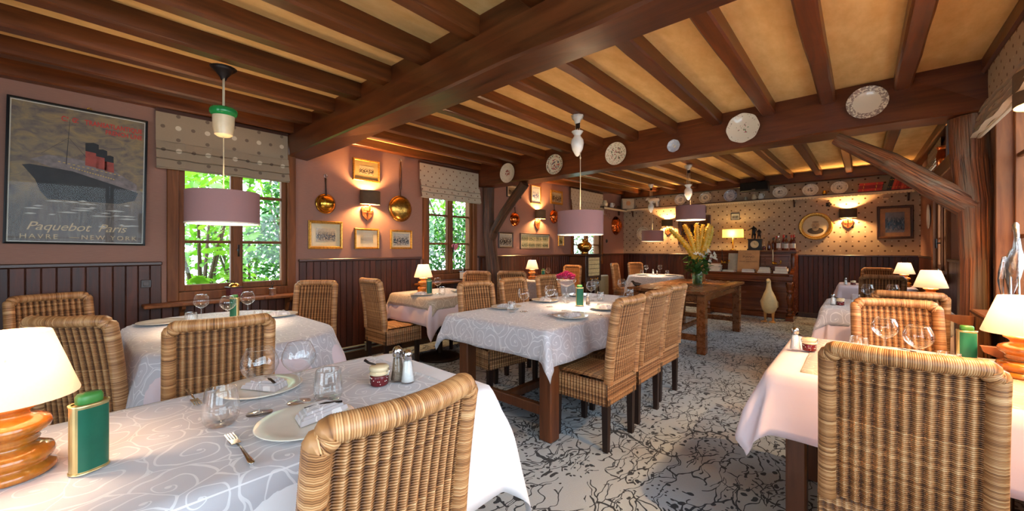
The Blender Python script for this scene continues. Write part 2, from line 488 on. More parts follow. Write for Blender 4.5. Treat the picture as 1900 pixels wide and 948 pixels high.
    m['copper'] = plain('polished copper', rgb(206, 108, 52), .2, 1.0, .2, 20)
    m['steel'] = plain('polished steel', rgb(205, 205, 205), .15, 1.0, .05)
    m['iron'] = plain('dark iron', rgb(52, 42, 38), .5, .7, .2)
    m['gold_frame'] = plain('gilded wood', rgb(196, 142, 60), .32, .75, .35, 50, .3)
    m['brown_frame'] = wood('brown picture frame', rgb(52, 30, 18), rgb(96, 58, 32), .35, 'z', 1, .1, .1)
    m['black'] = plain('black lacquer', rgb(16, 15, 15), .3, 0, .2)
    m['mat_board'] = plain('cream mat board', rgb(214, 192, 150), .8, 0, .06)
    m['mat_gold'] = plain('olive gold mat board', rgb(148, 122, 70), .8, 0, .06)
    m['paper'] = plain('paper', rgb(222, 214, 196), .8, 0, .06)
    m['lamp_wood'] = wood('turned honey wood', rgb(150, 82, 22), rgb(206, 130, 48), .2, 'z', 1.2, .05, .1, coat=.5)
    m['lampshade'] = shade_mat('cream lampshade', rgb(246, 210, 182), .11)
    m['yellow_shade'] = shade_mat('yellow lampshade', rgb(250, 220, 130), .62)
    m['pendant_shade'] = shade_mat('mauve pendant fabric', rgb(170, 128, 124), .10)
    m['shade_lining'] = plain('white shade lining', rgb(240, 226, 208), .8, 0, .02)
    m['diffuser'] = shade_mat('pendant diffuser', rgb(250, 236, 214), .75)
    m['dark_shade'] = plain('charcoal lampshade', rgb(88, 68, 46), .8, 0, .15)
    m['bulb'] = emitter('lit bulb', (1, .72, .42, 1), 12.0)
    m['cord'] = plain('ivory cord', rgb(214, 196, 160), .7)
    m['green_paint'] = plain('green tin paint', rgb(24, 92, 70), .3, .2, .1)
    m['green_cap'] = plain('green plastic cap', rgb(60, 122, 54), .4, 0, .05)
    m['gold_tin'] = plain('gold tin', rgb(206, 186, 130), .3, .85, .1)
    m['green_glaze'] = plain('green glaze', rgb(30, 128, 62), .2, 0, .1)
    m['salt'] = plain('salt', rgb(236, 236, 232), .7, 0, .05, 200)
    m['pepper'] = plain('ground pepper', rgb(140, 120, 100), .8, 0, .3, 200)
    m['jam'] = plain('dark red glaze with specks', rgb(96, 18, 24), .25, 0, .2)
    m['ceramic_cream'] = plain('cream glaze', rgb(226, 204, 164), .25, 0, .06)
    m['red_box'] = plain('dark red painted wood', rgb(92, 26, 28), .4, 0, .2)
    m['tile'] = plain('blue white tile', rgb(206, 212, 216), .25, 0, .15, 60)
    m['pink'] = plain('pink painted heart', rgb(214, 112, 122), .5, 0, .25, 60)
    m['flower_pink'] = leaf_mat('hot pink petals', rgb(150, 8, 56), rgb(248, 76, 136), .2)
    m['flower_yellow'] = plain('yellow florets', rgb(240, 176, 30), .7, 0, .25, 90, .5)
    m['spike'] = leaf_mat('yellow spike florets', rgb(255, 196, 30), rgb(226, 190, 50), .3)
    m['lily'] = plain('white lily petals', rgb(240, 236, 218), .6, 0, .06)
    m['bouquet_leaf'] = leaf_mat('bouquet leaves', rgb(22, 62, 22), rgb(84, 130, 50), .25)
    m['stem'] = plain('green stems', rgb(64, 104, 44), .6, 0, .2)
    m['leaf_light'] = leaf_mat('light vine leaves', rgb(44, 112, 16), rgb(160, 210, 56), .5)
    m['leaf_dark'] = leaf_mat('dark shrub leaves', rgb(10, 50, 22), rgb(76, 140, 46), .35)
    m['bark'] = plain('bark', rgb(92, 76, 60), .8, 0, .3)
    m['goose'] = plain('cream painted goose', rgb(228, 206, 154), .55, 0, .1, 12)
    m['goose_leg'] = plain('pale orange feet', rgb(216, 164, 96), .55, 0, .1)
    m['bronze'] = plain('dark bronze', rgb(34, 26, 20), .35, .6, .3)
    m['dial'] = plain('clock dial', rgb(226, 204, 150), .4)
    m['book_red'] = plain('red book cloth', rgb(176, 44, 36), .6, 0, .2)
    m['book_red_b'] = plain('deep red book cloth', rgb(140, 28, 26), .6, 0, .2); m['book_red_c'] = plain('faded red book cloth', rgb(196, 72, 54), .6, 0, .2)
    m['book_dark'] = plain('dark green book cloth', rgb(40, 44, 38), .6, 0, .2)
    m['book_mauve'] = plain('mauve book cover', rgb(150, 96, 108), .6, 0, .1)
    m['book_tan'] = plain('tan book cover', rgb(176, 132, 92), .6, 0, .1)
    m['magazine'] = plain('magazine cover', rgb(164, 152, 150), .4, 0, .25, 10)
    m['kraft'] = plain('aged sheet music cover', rgb(190, 142, 92), .7, 0, .12, 8)
    m['ink'] = plain('dark brown ink', rgb(60, 36, 20), .7)
    m['stoneware'] = plain('grey stoneware', rgb(166, 158, 140), .5, 0, .12)
    m['speaker_cloth'] = plain('worn speaker cloth', rgb(196, 184, 140), .8, 0, .2, 30)
    m['radiator'] = plain('cream radiator enamel', rgb(196, 180, 140), .4, 0, .06)
    m['pipe'] = plain('painted pipe', rgb(150, 158, 150), .35, .3, .08)
    m['lace'] = plain('cream lace', rgb(226, 206, 166), .8, 0, .1, 80)
    m['silver'] = plain('silvered metal', rgb(196, 200, 204), .22, .95, .2, 40, .4)
    m['switch'] = plain('brown switch plate', rgb(70, 52, 44), .4)
    m['gravel'] = plain('pale gravel', rgb(188, 182, 172), .9, 0, .2, 60)
    m['grass'] = plain('garden grass', rgb(92, 150, 52), .9, 0, .35, 6)
    m['exterior'] = plain('exterior render', rgb(190, 184, 172), .9)
    # carpet
    n = NT('branch patterned carpet'); tc = n.new('TexCoord')
    P = tc.outputs['Object']
    dn = n.new('TexNoise', {'Scale': 3.2, 'Detail': 3.0}); n.t.links.new(P, dn.inputs['Vector'])
    Pd = n.vmath('ADD', P, n.vmath('MULTIPLY', n.vmath('SUBTRACT', dn.outputs['Color'], (.5, .5, .5)), (.28, .28, 0)))
    def twigs(scale, stretch, rot, wid, mscale, mthr):
        mp = n.new('Mapping', {'Scale': stretch, 'Rotation': (0, 0, rot)}); n.t.links.new(Pd, mp.inputs['Vector'])
        vo = n.new('TexVoronoi', {'Scale': scale}, feature='DISTANCE_TO_EDGE', voronoi_dimensions='2D'); n.t.links.new(mp.outputs[0], vo.inputs['Vector'])
        e = n.math('LESS_THAN', vo.outputs['Distance'], wid)
        mk = n.noise(n.vmath('ADD', P, (rot*3+scale, 0, 0)), mscale, 3)
        return n.math('MULTIPLY', e, n.math('GREATER_THAN', mk, mthr))
    tws = None
    for args in ((4.2, (1, .34, 1), .75, .012, 1.7, .47), (5.5, (1, .30, 1), -.45, .014, 2.0, .47), (7.0, (1, .36, 1), 1.9, .017, 2.4, .48), (9.5, (1, .40, 1), .2, .022, 2.6, .50), (12.0, (1, .5, 1), 1.2, .028, 3.1, .53)):
        q = twigs(*args); tws = q if tws is None else n.math('MAXIMUM', tws, q)
    mk = n.noise(n.vmath('ADD', P, (3, 7, 0)), 2.0, 3)
    for sc, rad, pick, st in ((17.0, .19, .5, (1, .62, 1)), (30.0, .22, .38, (.8, 1, 1))):
        vd = n.new('TexVoronoi', {'Scale': sc, 'Randomness': 1.0}, voronoi_dimensions='2D'); n.t.links.new(n.vmath('MULTIPLY', Pd, st), vd.inputs['Vector'])
        sel = n.math('LESS_THAN', n.vmath('DOT_PRODUCT', vd.outputs['Color'], (1, 0, 0)), pick)
        d_ = n.math('MULTIPLY', n.math('LESS_THAN', vd.outputs['Distance'], rad), sel)
        tws = n.math('MAXIMUM', tws, n.math('MULTIPLY', d_, n.math('GREATER_THAN', mk, .42)))
    tw = tws
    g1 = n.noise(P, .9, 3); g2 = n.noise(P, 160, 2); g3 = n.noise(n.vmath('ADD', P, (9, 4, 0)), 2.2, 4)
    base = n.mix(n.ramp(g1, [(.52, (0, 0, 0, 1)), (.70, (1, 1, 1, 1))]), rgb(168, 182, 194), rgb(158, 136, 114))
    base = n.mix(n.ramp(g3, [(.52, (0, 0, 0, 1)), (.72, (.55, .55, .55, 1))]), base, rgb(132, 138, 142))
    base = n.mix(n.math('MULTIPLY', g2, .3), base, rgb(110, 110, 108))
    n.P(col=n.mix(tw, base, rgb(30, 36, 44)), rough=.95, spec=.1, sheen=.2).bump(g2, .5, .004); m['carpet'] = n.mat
build_materials()
M_ = mats
# ================================================================== structure
XR = 5.12          # right wall
YB = 9.10          # back wall
YF = -2.6          # wall behind the camera
def S(name, mb, mat, kind='structure'):
    return mb.build(name, mat, kind=kind)

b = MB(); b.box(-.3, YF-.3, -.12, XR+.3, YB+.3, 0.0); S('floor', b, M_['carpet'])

def wall_boxes(mb, a0, a1, z1, holes, put):
    """holes: (a0,a1,z0,z1) along the wall"""
    hs = sorted(holes); cur = a0
    for (h0, h1, z0, zt) in hs:
        put(mb, cur, h0, 0, z1); put(mb, h0, h1, 0, z0); put(mb, h0, h1, zt, z1); cur = h1
    put(mb, cur, a1, 0, z1)
WIN = {1: (.55, 1.52, .84, 2.42), 2: (3.15, 4.09, .86, 2.42), 3: (6.76, 8.0, .95, 2.5)}
b = MB()
wall_boxes(b, YF, YB, 2.80, [WIN[1], WIN[2], WIN[3]], lambda m, p, q, z0, z1: m.box(-.22, p, z0, 0, q, z1))
S('wall_left', b, M_['mauve'])
b = MB(); b.box(-.22, YB, 0, XR+.22, YB+.2, 2.85); S('wall_back', b, M_['dots'])
WR = {4: (2.25, 4.0, .90, 2.40), 5: (6.25, 7.45, .92, 2.45), 6: (-1.9, 1.6, .70, 2.40), 7: (4.46, 5.34, .92, 1.86)}
b = MB()
wall_boxes(b, YF, YB, 2.80, [WR[4], WR[5], WR[6], WR[7]], lambda m, p, q, z0, z1: m.box(XR, p, z0, XR+.22, q, z1))
S('wall_right', b, M_['mauve'])
b = MB()
WF = [(2.8, 4.6, .5, 2.35)]
wall_boxes(b, -.22, XR+.22, 2.80, WF, lambda m, p, q, z0, z1: m.box(p, YF-.2, z0, q, YF, z1))
S('wall_front', b, M_['mauve'])

# ceiling: level over the first two bays, rising slightly over the third
b = MB()
Zc = 2.565
b.box(-.22, YF-.2, Zc, XR+.22, 4.30, Zc+.12)
z2 = 2.69
vs = [(-.22, 4.30, Zc), (XR+.22, 4.30, Zc), (XR+.22, YB+.2, z2), (-.22, YB+.2, z2)]
vs += [(x, y, z+.12) for x, y, z in vs]
b.add(vs, [(0,3,2,1), (4,5,6,7), (0,1,5,4), (1,2,6,5), (2,3,7,6), (3,0,4,7)])
ceiling = S('ceiling', b, M_['plaster'])

def rough_beam(x0, x1, y0, y1, z0, z1, n=10, amp=.008, seed=1, bev=.012):
    """long timber along x with slightly wavy arrises"""
    rr = random.Random(seed); m = MB(); rows = []
    for i in range(n+1):
        x = x0+(x1-x0)*i/n; j = lambda: rr.uniform(-amp, amp)
        a, c, d, e = j(), j(), j(), j()
        rows.append([(x, y0+a, z0+bev+c), (x, y0+bev+a, z0+c), (x, y1-bev+d, z0+e), (x, y1+d, z0+bev+e), (x, y1, z1), (x, y0, z1)])
    m.grid(rows, closed=True, smooth=False)
    k = len(rows)-1
    m.add(rows[0], [(0, 1, 2, 3, 4, 5)]); m.add(rows[k], [(5, 4, 3, 2, 1, 0)])
    return m
rough_beam(-.02, XR, 1.46, 1.68, 2.215, 2.425, seed=2).build('main_beam', M_['beam'], ceiling)
b = MB(); b.box(-.02, 1.50, 2.425, XR, 1.68, Zc+.01, bev=.004); b.build('beam_board', M_['beam'], ceiling)
rough_beam(-.02, XR, 4.13, 4.40, 2.215, Zc+.01, seed=5, amp=.012).build('main_beam', M_['beam'], ceiling)
rough_beam(-.02, XR, 8.96, YB, 2.505, 2.70, seed=8, amp=.004).build('main_beam', M_['beam'], ceiling)

def joist_mesh(L, w, h, seed, slope=0.0):
    rr = random.Random(seed); m = MB(); rows = []; n = 8; bv = .012
    for i in range(n+1):
        y = L*i/n; z = slope*y; j = lambda: rr.uniform(-.004, .004)
        a, c, d = j(), j(), j()
        rows.append([(-w/2+a, y, -h+bv+z), (-w/2+bv+a, y, -h+z+c), (w/2-bv+d, y, -h+z+c), (w/2+d, y, -h+bv+z), (w/2, y, .01+z), (-w/2, y, .01+z)])
    m.grid(rows, closed=True, smooth=False)
    m.add(rows[0], [(5, 4, 3, 2, 1, 0)]); m.add(rows[-1], [(0, 1, 2, 3, 4, 5)])
    return m.mesh('joist', M_['joist'])
jm1 = [joist_mesh(1.50-YF, .105, .115, s) for s in (1, 2)]
jm2 = [joist_mesh(4.13-1.68, .10, .10, s) for s in (3, 4, 5)]
sl = (z2-Zc)/(YB+.2-4.30)
jm3 = [joist_mesh(8.97-4.40, .095, .095, s, sl) for s in (6, 7, 8)]
for i, x in enumerate([.035, .49, .98, 1.44, 1.875, 2.33, 2.78, 3.24, 3.70, 4.16, 4.62, 5.07]):
    link('joist', jm1[i % 2], ceiling, (x, YF, Zc))
for i, x in enumerate([.035, .48, .84, 1.26, 1.68, 2.11, 2.53, 2.95, 3.37, 3.79, 4.20, 4.64, 5.07]):
    link('joist', jm2[i % 3], ceiling, (x, 1.68, Zc))
for i, x in enumerate([.035, .46, .88, 1.30, 1.72, 2.12, 2.53, 2.97, 3.42, 3.84, 4.25, 4.67, 5.07]):
    link('joist', jm3[i % 3], ceiling, (x, 4.40, Zc+sl*.1))

# ------------------------------------------------------------------ wainscot boards
PW = .072
def plank_mesh(h, axis):
    m = MB()
    if axis == 'y': m.box(0, .0015, 0, .022, PW-.0015, h, bev=.004)
    else: m.box(.0015, -.022, 0, PW-.0015, 0, h, bev=.004)
    return m.mesh('plank', M_['plank'])
def lower_panel(name, axis, a0, a1, pos, sign, gaps, cap_h=1.135):
    b = MB()
    segs = []; cur = a0
    for g0, g1, gz in sorted(gaps): segs.append((cur, g0)); cur = g1
    segs.append((cur, a1))
    for s0, s1 in segs:          # capping rail, broken by the windows
        if axis == 'y': b.box(pos, s0, cap_h, pos+sign*.034, s1, cap_h+.03, bev=.006)
        else: b.box(s0, pos+sign*.034, cap_h, s1, pos, cap_h+.03, bev=.006)
    root = b.build(name, M_['cap'], kind='structure')
    full = plank_mesh(cap_h, axis); short = {}
    a = a0
    while a < a1-.02:
        mid = a+PW/2; me = full
        for g0, g1, gz in gaps:
            if g0 < mid < g1:
                if gz not in short: short[gz] = plank_mesh(gz, axis)
                me = short[gz]
        if axis == 'y': link('plank', me, root, (pos if sign > 0 else pos-.022, a, 0))
        else: link('plank', me, root, (a, pos, 0))
        a += PW
    return root
lower_panel('trim_1', 'y', YF, YB-.03, 0.0, 1, [(.50, 1.57, .80), (3.10, 4.14, .80), (6.70, 8.05, .93)])
lower_panel('trim_2', 'x', 0.0, XR, YB, -1, [])
lower_panel('trim_3', 'y', 1.7, YB-.03, XR, -1, [(2.20, 4.04, .86), (4.40, 5.40, .88), (6.20, 7.50, .88)])
b = MB(); b.box(0, YF, 0, .035, YB-.03, .09, bev=.006); S('baseboard_left', b, M_['cap'])
b = MB(); b.box(.04, YB-.035, 0, XR-.04, YB, .09, bev=.006); S('baseboard_back', b, M_['cap'])
b = MB(); b.box(XR-.035, YF, 0, XR, YB-.03, .09, bev=.006); S('baseboard_right', b, M_['cap'])

# ------------------------------------------------------------------ windows
def window(name, side, y0, y1, z0, z1, muntins, sashes=2, casing=.055, pane_mat='pane', proud=.03, sw=.045, back=.07):
    """casing is proud of the wall; sashes sit in the opening. built in wall axes: d=depth into room"""
    X = (lambda d: d) if side == 'left' else (lambda d: XR-d)
    def bx(m, d0, p0, q0, d1, p1, q1, bev=.004): m.box(X(d0), p0, q0, X(d1), p1, q1, bev=bev)
    fr = MB(); c = casing
    for (p0, p1) in ((y0-.02, y0+c), (y1-c, y1+.02)): bx(fr, -.16, p0, z0-.02, proud, p1, z1+.02)
    bx(fr, -.16, y0+c, z0-.02, proud-.002, y1-c, z0+c); bx(fr, -.16, y0+c, z1-c, proud-.002, y1-c, z1+.02)
    root = fr.build(name, M_['window_wood'], kind='structure')
    w = (y1-y0-2*c)/sashes
    for k in range(sashes):
        a0 = y0+c+k*w+.003; a1 = a0+w-.006; b0 = z0+c+.003; b1 = z1-c-.003
        s = MB()
        bx(s, -back, a0, b0, -.01, a0+sw, b1); bx(s, -back, a1-sw, b0, -.01, a1, b1)
        bx(s, -back, a0+sw, b0, -.01, a1-sw, b0+sw+.01); bx(s, -back, a0+sw, b1-sw, -.01, a1-sw, b1)
        so = s.build('sash', M_['window_wood'], root)
        levels = [b0+sw] + list(muntins) + [b1-sw]
        for q in muntins:
            mm = MB(); bx(mm, -back+.008, a0+sw, q-.013, -.018, a1-sw, q+.013); mm.build('glazing_bar', M_['window_wood'], so)
        for i in range(len(levels)-1):
            g = MB(); d = -(back+.01)/2
            g.add([(X(d), a0+sw-.004, levels[i]), (X(d), a1-sw+.004, levels[i]), (X(d), a1-sw+.004, levels[i+1]), (X(d), a0+sw-.004, levels[i+1])], [(0, 1, 2, 3)])
            g.build('pane', M_[pane_mat], so)
    if sashes == 2:
        ms = MB(); mid = (y0+y1)/2; bx(ms, -.012, mid-.03, z0+c, .012, mid+.03, z1-c); ms.build('closing_strip', M_['window_wood'], root)
        h = MB(); hx = X(.012)
        h.tube([(hx, mid, z0+.42), (X(.05), mid, z0+.42)], .008, 8); h.tube([(X(.05), mid, z0+.47), (X(.05), mid, z0+.36)], .009, 8)
        h.build('handle', M_['iron'], root)
    return root
window('window_1', 'left', *WIN[1], muntins=(1.335, 1.775))
window('window_2', 'left', *WIN[2], muntins=(1.345, 1.745))
window('window_3', 'left', *WIN[3], muntins=(1.36, 1.80))
window('window_4', 'right', *WR[4], muntins=(1.35, 1.86), casing=.03, proud=.065, sw=.02, back=.05)
window('window_5', 'right', *WR[5], muntins=(1.40, 1.86), casing=.10)
window('window_6', 'right', *WR[6], muntins=(1.45,), sashes=3)
def window_front(name, x0, x1, z0, z1):
    fr = MB(); c = .06
    for p in (x0, (x0+x1)/2-c/2, x1-c): fr.box(p, YF-.14, z0, p+c, YF+.02, z1, bev=.004)
    fr.box(x0+c, YF-.13, z0, x1-c, YF+.015, z0+c, bev=.004); fr.box(x0+c, YF-.13, z1-c, x1-c, YF+.015, z1, bev=.004)
    root = fr.build(name, M_['window_wood'], kind='structure')
    for a, e in ((x0+c, (x0+x1)/2-c/2), ((x0+x1)/2+c/2, x1-c)):
        g = MB(); g.add([(a, YF-.06, z0+c), (e, YF-.06, z0+c), (e, YF-.06, z1-c), (a, YF-.06, z1-c)], [(0, 1, 2, 3)])
        g.build('pane', M_['pane'], root)
window('added_window_7', 'right', *WR[7], muntins=(1.4,))  # added window, lets more daylight onto the back floor
window_front('added_window_8', *WF[0])  # added unseen window behind the camera, extra daylight

# daylight portals in the openings (sampling help only, no light of their own)
def portal(x, y, z, sx, sz, rot):
    l = bpy.data.lights.new('window_portal', 'AREA'); l.shape = 'RECTANGLE'; l.size = sx; l.size_y = sz
    l.cycles.is_portal = True
    o = bpy.data.objects.new('window_portal', l); COL.objects.link(o); o.location = (x, y, z); o.rotation_euler = rot
for k in (1, 2, 3):
    y0, y1, a, c = WIN[k]; portal(-.24, (y0+y1)/2, (a+c)/2, y1-y0, c-a, (R(90), 0, R(-90)))
for k in (4, 5, 6, 7):
    y0, y1, a, c = WR[k]; portal(XR+.24, (y0+y1)/2, (a+c)/2, y1-y0, c-a, (R(90), 0, R(90)))
for x0, x1, a, c in WF: portal((x0+x1)/2, YF-.22, (a+c)/2, x1-x0, c-a, (R(90), 0, 0))

# ------------------------------------------------------------------ window shelves
def sill_shelf(label, x0, x1, y0, y1, z, brackets, mat='window_wood'):
    t = thing('window_shelf', label, 'shelf', (0, 0, 0))
    m = MB(); m.box(x0, y0, z-.028, x1, y1, z, bev=.007); m.build('board', M_[mat], t)
    for yb_ in brackets:
        w = x1-x0 if x0 < 1 else x0-x1
        wx = x0 if x0 < 1 else x1
        q = MB(); s = 1 if x0 < 1 else -1
        L = abs(x1-x0)
        poly = [(wx, z-.03), (wx+s*L*.85, z-.03), (wx+s*L*.8, z-.055), (wx+s*L*.35, z-.09), (wx+s*L*.14, z-.17), (wx, z-.2)]
        q.prism(poly, yb_-.013, yb_+.013, 'y'); q.build('bracket', M_[mat], t)
    return t
sill_shelf('long brown wooden window shelf on curved brackets behind the oval table', .025, .20, .37, 1.62, .82, [.62, 1.45])
sill_shelf('brown wooden window shelf behind the small round lamp table', .025, .20, 2.98, 4.12, .82, [3.2, 3.95])
sill_shelf('thick wooden sill shelf under the right hand window by the tree post', XR-.025, XR-.19, 2.2, 3.86, .885, [2.6, 3.7])

# ------------------------------------------------------------------ roman blinds
def blind(label, side, y0, y1, ztop, zbot, mat, pleats=3, d0=.05, fold=.05):
    X = (lambda d: d) if side == 'left' else (lambda d: XR-d)
    t = thing('roman_blind', label, 'blind', (0, 0, 0))
    m = MB(); H = ztop-zbot; zf = zbot+H*.46
    prof = [(0, ztop), (.003, ztop-.1), (0, zf)]
    step = (zf-zbot)/pleats
    for k in range(pleats):
        za = zf-k*step
        prof += [(fold*.35+.012*k, za-.004), (fold*.55+.012*k, za-step*.5), (fold*.75+.012*k, za-step*.92), (fold*.3+.012*k, za-step)]
    nY = 16; rr = random.Random(label)
    wob = [rr.uniform(-.006, .006) for _ in range(nY+1)]
    rows = [[(X(d0+d+wob[j]*(1 if i > 2 else .3)), y0+(y1-y0)*j/nY, z+(wob[j]*.8 if i > 2 else 0)) for j in range(nY+1)] for i, (d, z) in enumerate(prof)]
    m.grid(rows, smooth=False); m.build('fabric', mat, t)
    m = MB(); m.box(X(.022), y0, ztop-.03, X(d0+.004), y1, ztop); m.build('head_rail', M_['cap'], t)
    m = MB(); m.box(X(d0+.03), y0, zbot-.006, X(d0+.05), y1, zbot+.012, bev=.003); m.build('bottom_bar', mat, t)
    return t
lin_big = dotted('linen with large pale dots', rgb(160, 140, 116), rgb(114, 96, 80), rgb(206, 192, 168), 'yz', .2, .075, .10).mat
lin_small = dotted('linen with small brown dots', rgb(196, 178, 152), rgb(118, 84, 62), rgb(206, 190, 164), 'yz', .125, .08, .05).mat
lin_right = dotted('pale linen with brown dots', rgb(192, 168, 140), rgb(112, 82, 62), rgb(206, 186, 156), 'yz', .12, .085, .05).mat
blind('pale grey roman blind with large dots beside the ship poster', 'left', .455, 1.455, 2.445, 1.945, lin_big)
blind('cream roman blind with tiny dots between copper pan and timber post', 'left', 3.05, 4.115, 2.445, 1.955, lin_small)
blind('flat yellow cream spotted blind above the radio cabinet', 'left', 6.66, 7.97, 2.53, 2.05, lin_small, pleats=2, fold=.03)
blind('gathered spotted blind at the right edge beside the tree post', 'right', 2.15, 4.06, 2.50, 2.02, lin_right, pleats=4, fold=.06, d0=.08)
blind('spotted blind far off on the right wall above a copper pot', 'right', 6.45, 7.62, 2.55, 2.22, lin_right)

# ------------------------------------------------------------------ timber posts
def log(label, base, top, r0, seed, brace, mat, rb):
    t = thing('timber_post', label, 'post', (base[0], base[1], 0))
    rr = random.Random(seed)
    def trunk(pts, rads, n=18, amp=.1):
        m = MB(); rows = []; uvs = []; ph = [rr.uniform(0, 6) for _ in range(5)]
        k = len(pts); N = 26
        for i in range(N+1):
            f = i/N*(k-1); a = min(int(f), k-2); s = f-a; s2 = s*s*(3-2*s)
            p = Vector(pts[a]).lerp(Vector(pts[a+1]), s2); r = rads[a]+(rads[a+1]-rads[a])*s
            d = (Vector(pts[a+1])-Vector(pts[a])).normalized()
            u = Vector((0, 1, 0)).cross(d); u = u.normalized() if u.length > .1 else Vector((1, 0, 0)); w = d.cross(u)
            row = []
            for j in range(n):
                an = 2*PI*j/n
                q = 1+amp*(.5*math.sin(2*an+ph[0]+i*.25)+.35*math.sin(3*an+ph[1]-i*.33)+.22*math.sin(7*an+ph[2]+i*.12)+.2*math.sin(5*an+i*.9+ph[3]))
                row.append(tuple(p+u*math.cos(an)*r*q+w*math.sin(an)*r*q)); uvs.append((.55*abs(j/n-.5)*2, i/N*2.0))
            rows.append(row)
        m.grid(rows, closed=True, uvs=uvs)
        m.add(rows[0], [tuple(range(n))[::-1]]); m.add(rows[-1], [tuple(range(n))])
        return m
    x, y = base
    T = [(p[0]-x, p[1]-y, p[2]) for p in top]
    trunk(T, r0).build('trunk', mat, t)
    B = [(p[0]-x, p[1]-y, p[2]) for p in brace]
    trunk(B, rb, 12, .09).build('brace', mat, t)
    return t
log('dark knotted timber post with a curved brace on the left', (.16, 4.25), [(.26, 4.25, 0), (.27, 4.25, .6), (.21, 4.25, 1.1), (.14, 4.25, 1.5), (.125, 4.26, 1.9), (.13, 4.26, 2.205)], [.115, .105, .095, .085, .08, .085], 3,
    [(.16, 4.25, 1.36), (.26, 4.25, 1.55), (.46, 4.25, 1.80), (.60, 4.25, 1.95), (.86, 4.25, 2.195)], M_['log'], [.06, .065, .07, .068, .066])
log('weathered tree trunk post with straight diagonal brace on the right', (4.98, 4.22), [(5.0, 4.22, 0), (5.0, 4.2, .6), (5.005, 4.2, 1.2), (5.0, 4.2, 1.6), (4.98, 4.23, 1.9), (4.975, 4.25, 2.205)], [.10, .09, .078, .088, .092, .097], 9,
    [(4.99, 4.2, 1.56), (4.78, 4.2, 1.74), (4.56, 4.2, 1.95), (4.25, 4.2, 2.185)], M_['log2'], [.085, .082, .07, .045])

# ------------------------------------------------------------------ high shelf with lace edging (back wall and end of left wall)
t = thing('lace_edged_shelf', 'long narrow high shelf with scalloped lace edging along the back wall', 'shelf', (0, 0, 0))
m = MB(); m.box(.0, YB-.16, 2.222, XR-.02, YB-.005, 2.245, bev=.004); m.build('board', M_['cap'], t)
m = MB(); m.box(.005, 7.82, 2.199, .16, YB-.165, 2.222, bev=.004); m.build('board', M_['cap'], t)
def lace(a0, a1, along, pos, z):
    m = MB(); n = int((a1-a0)/.045); pts = []
    for i in range(n):
        c = a0+(a1-a0)*i/n; w = (a1-a0)/n
        for k in range(7):
            a = PI*k/6; pts.append((c+w/2-w/2*math.cos(a), z-.022-.026*math.sin(a)))
    top = [(a1, z), (a0, z)]
    for i in range(n):
        s = pts[i*7:(i+1)*7]
        q = [(s[0][0], z)] + s + [(s[-1][0], z)]
        if along == 'x': m.prism(q, pos, pos+.003, 'y')
        else: m.prism(q, pos, pos+.003, 'x')
    return m
lace(.16, XR-.03, 'x', YB-.166, 2.226).build('lace_edging', M_['lace'], t)
lace(7.82, YB-.17, 'y', .162, 2.204).build('lace_edging', M_['lace'], t)
for x in (.25, 1.9, 3.46, 4.98):
    m = MB(); m.prism([(YB-.005, 2.22), (YB-.13, 2.22), (YB-.12, 2.19), (YB-.05, 2.15), (YB-.03, 2.08), (YB-.005, 2.06)], x-.012, x+.012, 'x'); m.build('bracket', M_['cap'], t)
for y in (7.88, 8.8):
    m = MB(); m.box(.005, y-.014, 2.08, .05, y+.014, 2.2, bev=.004); m.build('bracket', M_['cap'], t)
t = thing('plate_shelf', 'thick brown wooden shelf behind the tree post holding a copper pot', 'shelf', (0, 0, 0))
m = MB(); m.box(XR-.2, 4.5, 1.90, XR-.005, 6.1, 2.02, bev=.006); m.build('board', M_['beam'], t)

# radiator pipe along the left wall
t = thing('heating_pipe', 'pair of pale pipes along the foot of the left wall', 'pipe', (0, 0, 0))
for z in (.11, .15):
    m = MB(); m.tube([(.06, 1.5, z), (.06, 2.5, z)], .011, 10); m.build('pipe', M_['pipe'], t)
m = MB(); m.box(.037, 2.28, .08, .08, 2.31, .18, bev=.004); m.build('clip', M_['pipe'], t)

# old ribbed radiator
t = thing('radiator', 'small cream ribbed radiator by the left wall near the radio', 'radiator', (.16, 7.66, 0))
for k in range(6):
    m = MB(); y = -.16+k*.062
    m.box(-.06, y, .09, .10, y+.045, .70, bev=.02); m.build('column', M_['radiator'], t)
for z in (.16, .62):
    m = MB(); m.tube([(.02, -.15, z), (.02, .19, z)], .018, 8); m.build('connecting_pipe', M_['radiator'], t)
for y in (-.14, .15):
    m = MB(); m.box(-.05, y-.01, 0, .09, y+.025, .1, bev=.006); m.build('foot', M_['radiator'], t)

# ------------------------------------------------------------------ outside: ground and planting
b = MB(); b.box(-14, -8, -.5, -.23, 18, -.35); o = S('ground', b, M_['grass'])
b = MB(); b.box(XR+.23, -10, -.5, 18, 18, -.35); S('ground', b, M_['gravel'])
def leaf_mesh(s, name, mat, lobed=False, bend=.25):
    m = MB()
    if lobed:
        out = [(0, 0), (.28, -.18), (.62, .05), (.42, .28), (.72, .62), (.34, .6), (0, 1.1), (-.34, .6), (-.72, .62), (-.42, .28), (-.62, .05), (-.28, -.18)]
    else:
        out = [(0, 0), (.22, .2), (.3, .5), (.18, .8), (0, 1.05), (-.18, .8), (-.3, .5), (-.22, .2)]
    vs = [(0, .4*s, .03*s)] + [(x*s, y*s, -bend*abs(x)*s-.12*s*y*y) for x, y in out]
    k = len(out)
    m.add(vs, [(0, 1+i, 1+(i+1) % k) for i in range(k)], 0, [random.random()]*(k+1) if False else .62)
    return m.mesh(name, mat)
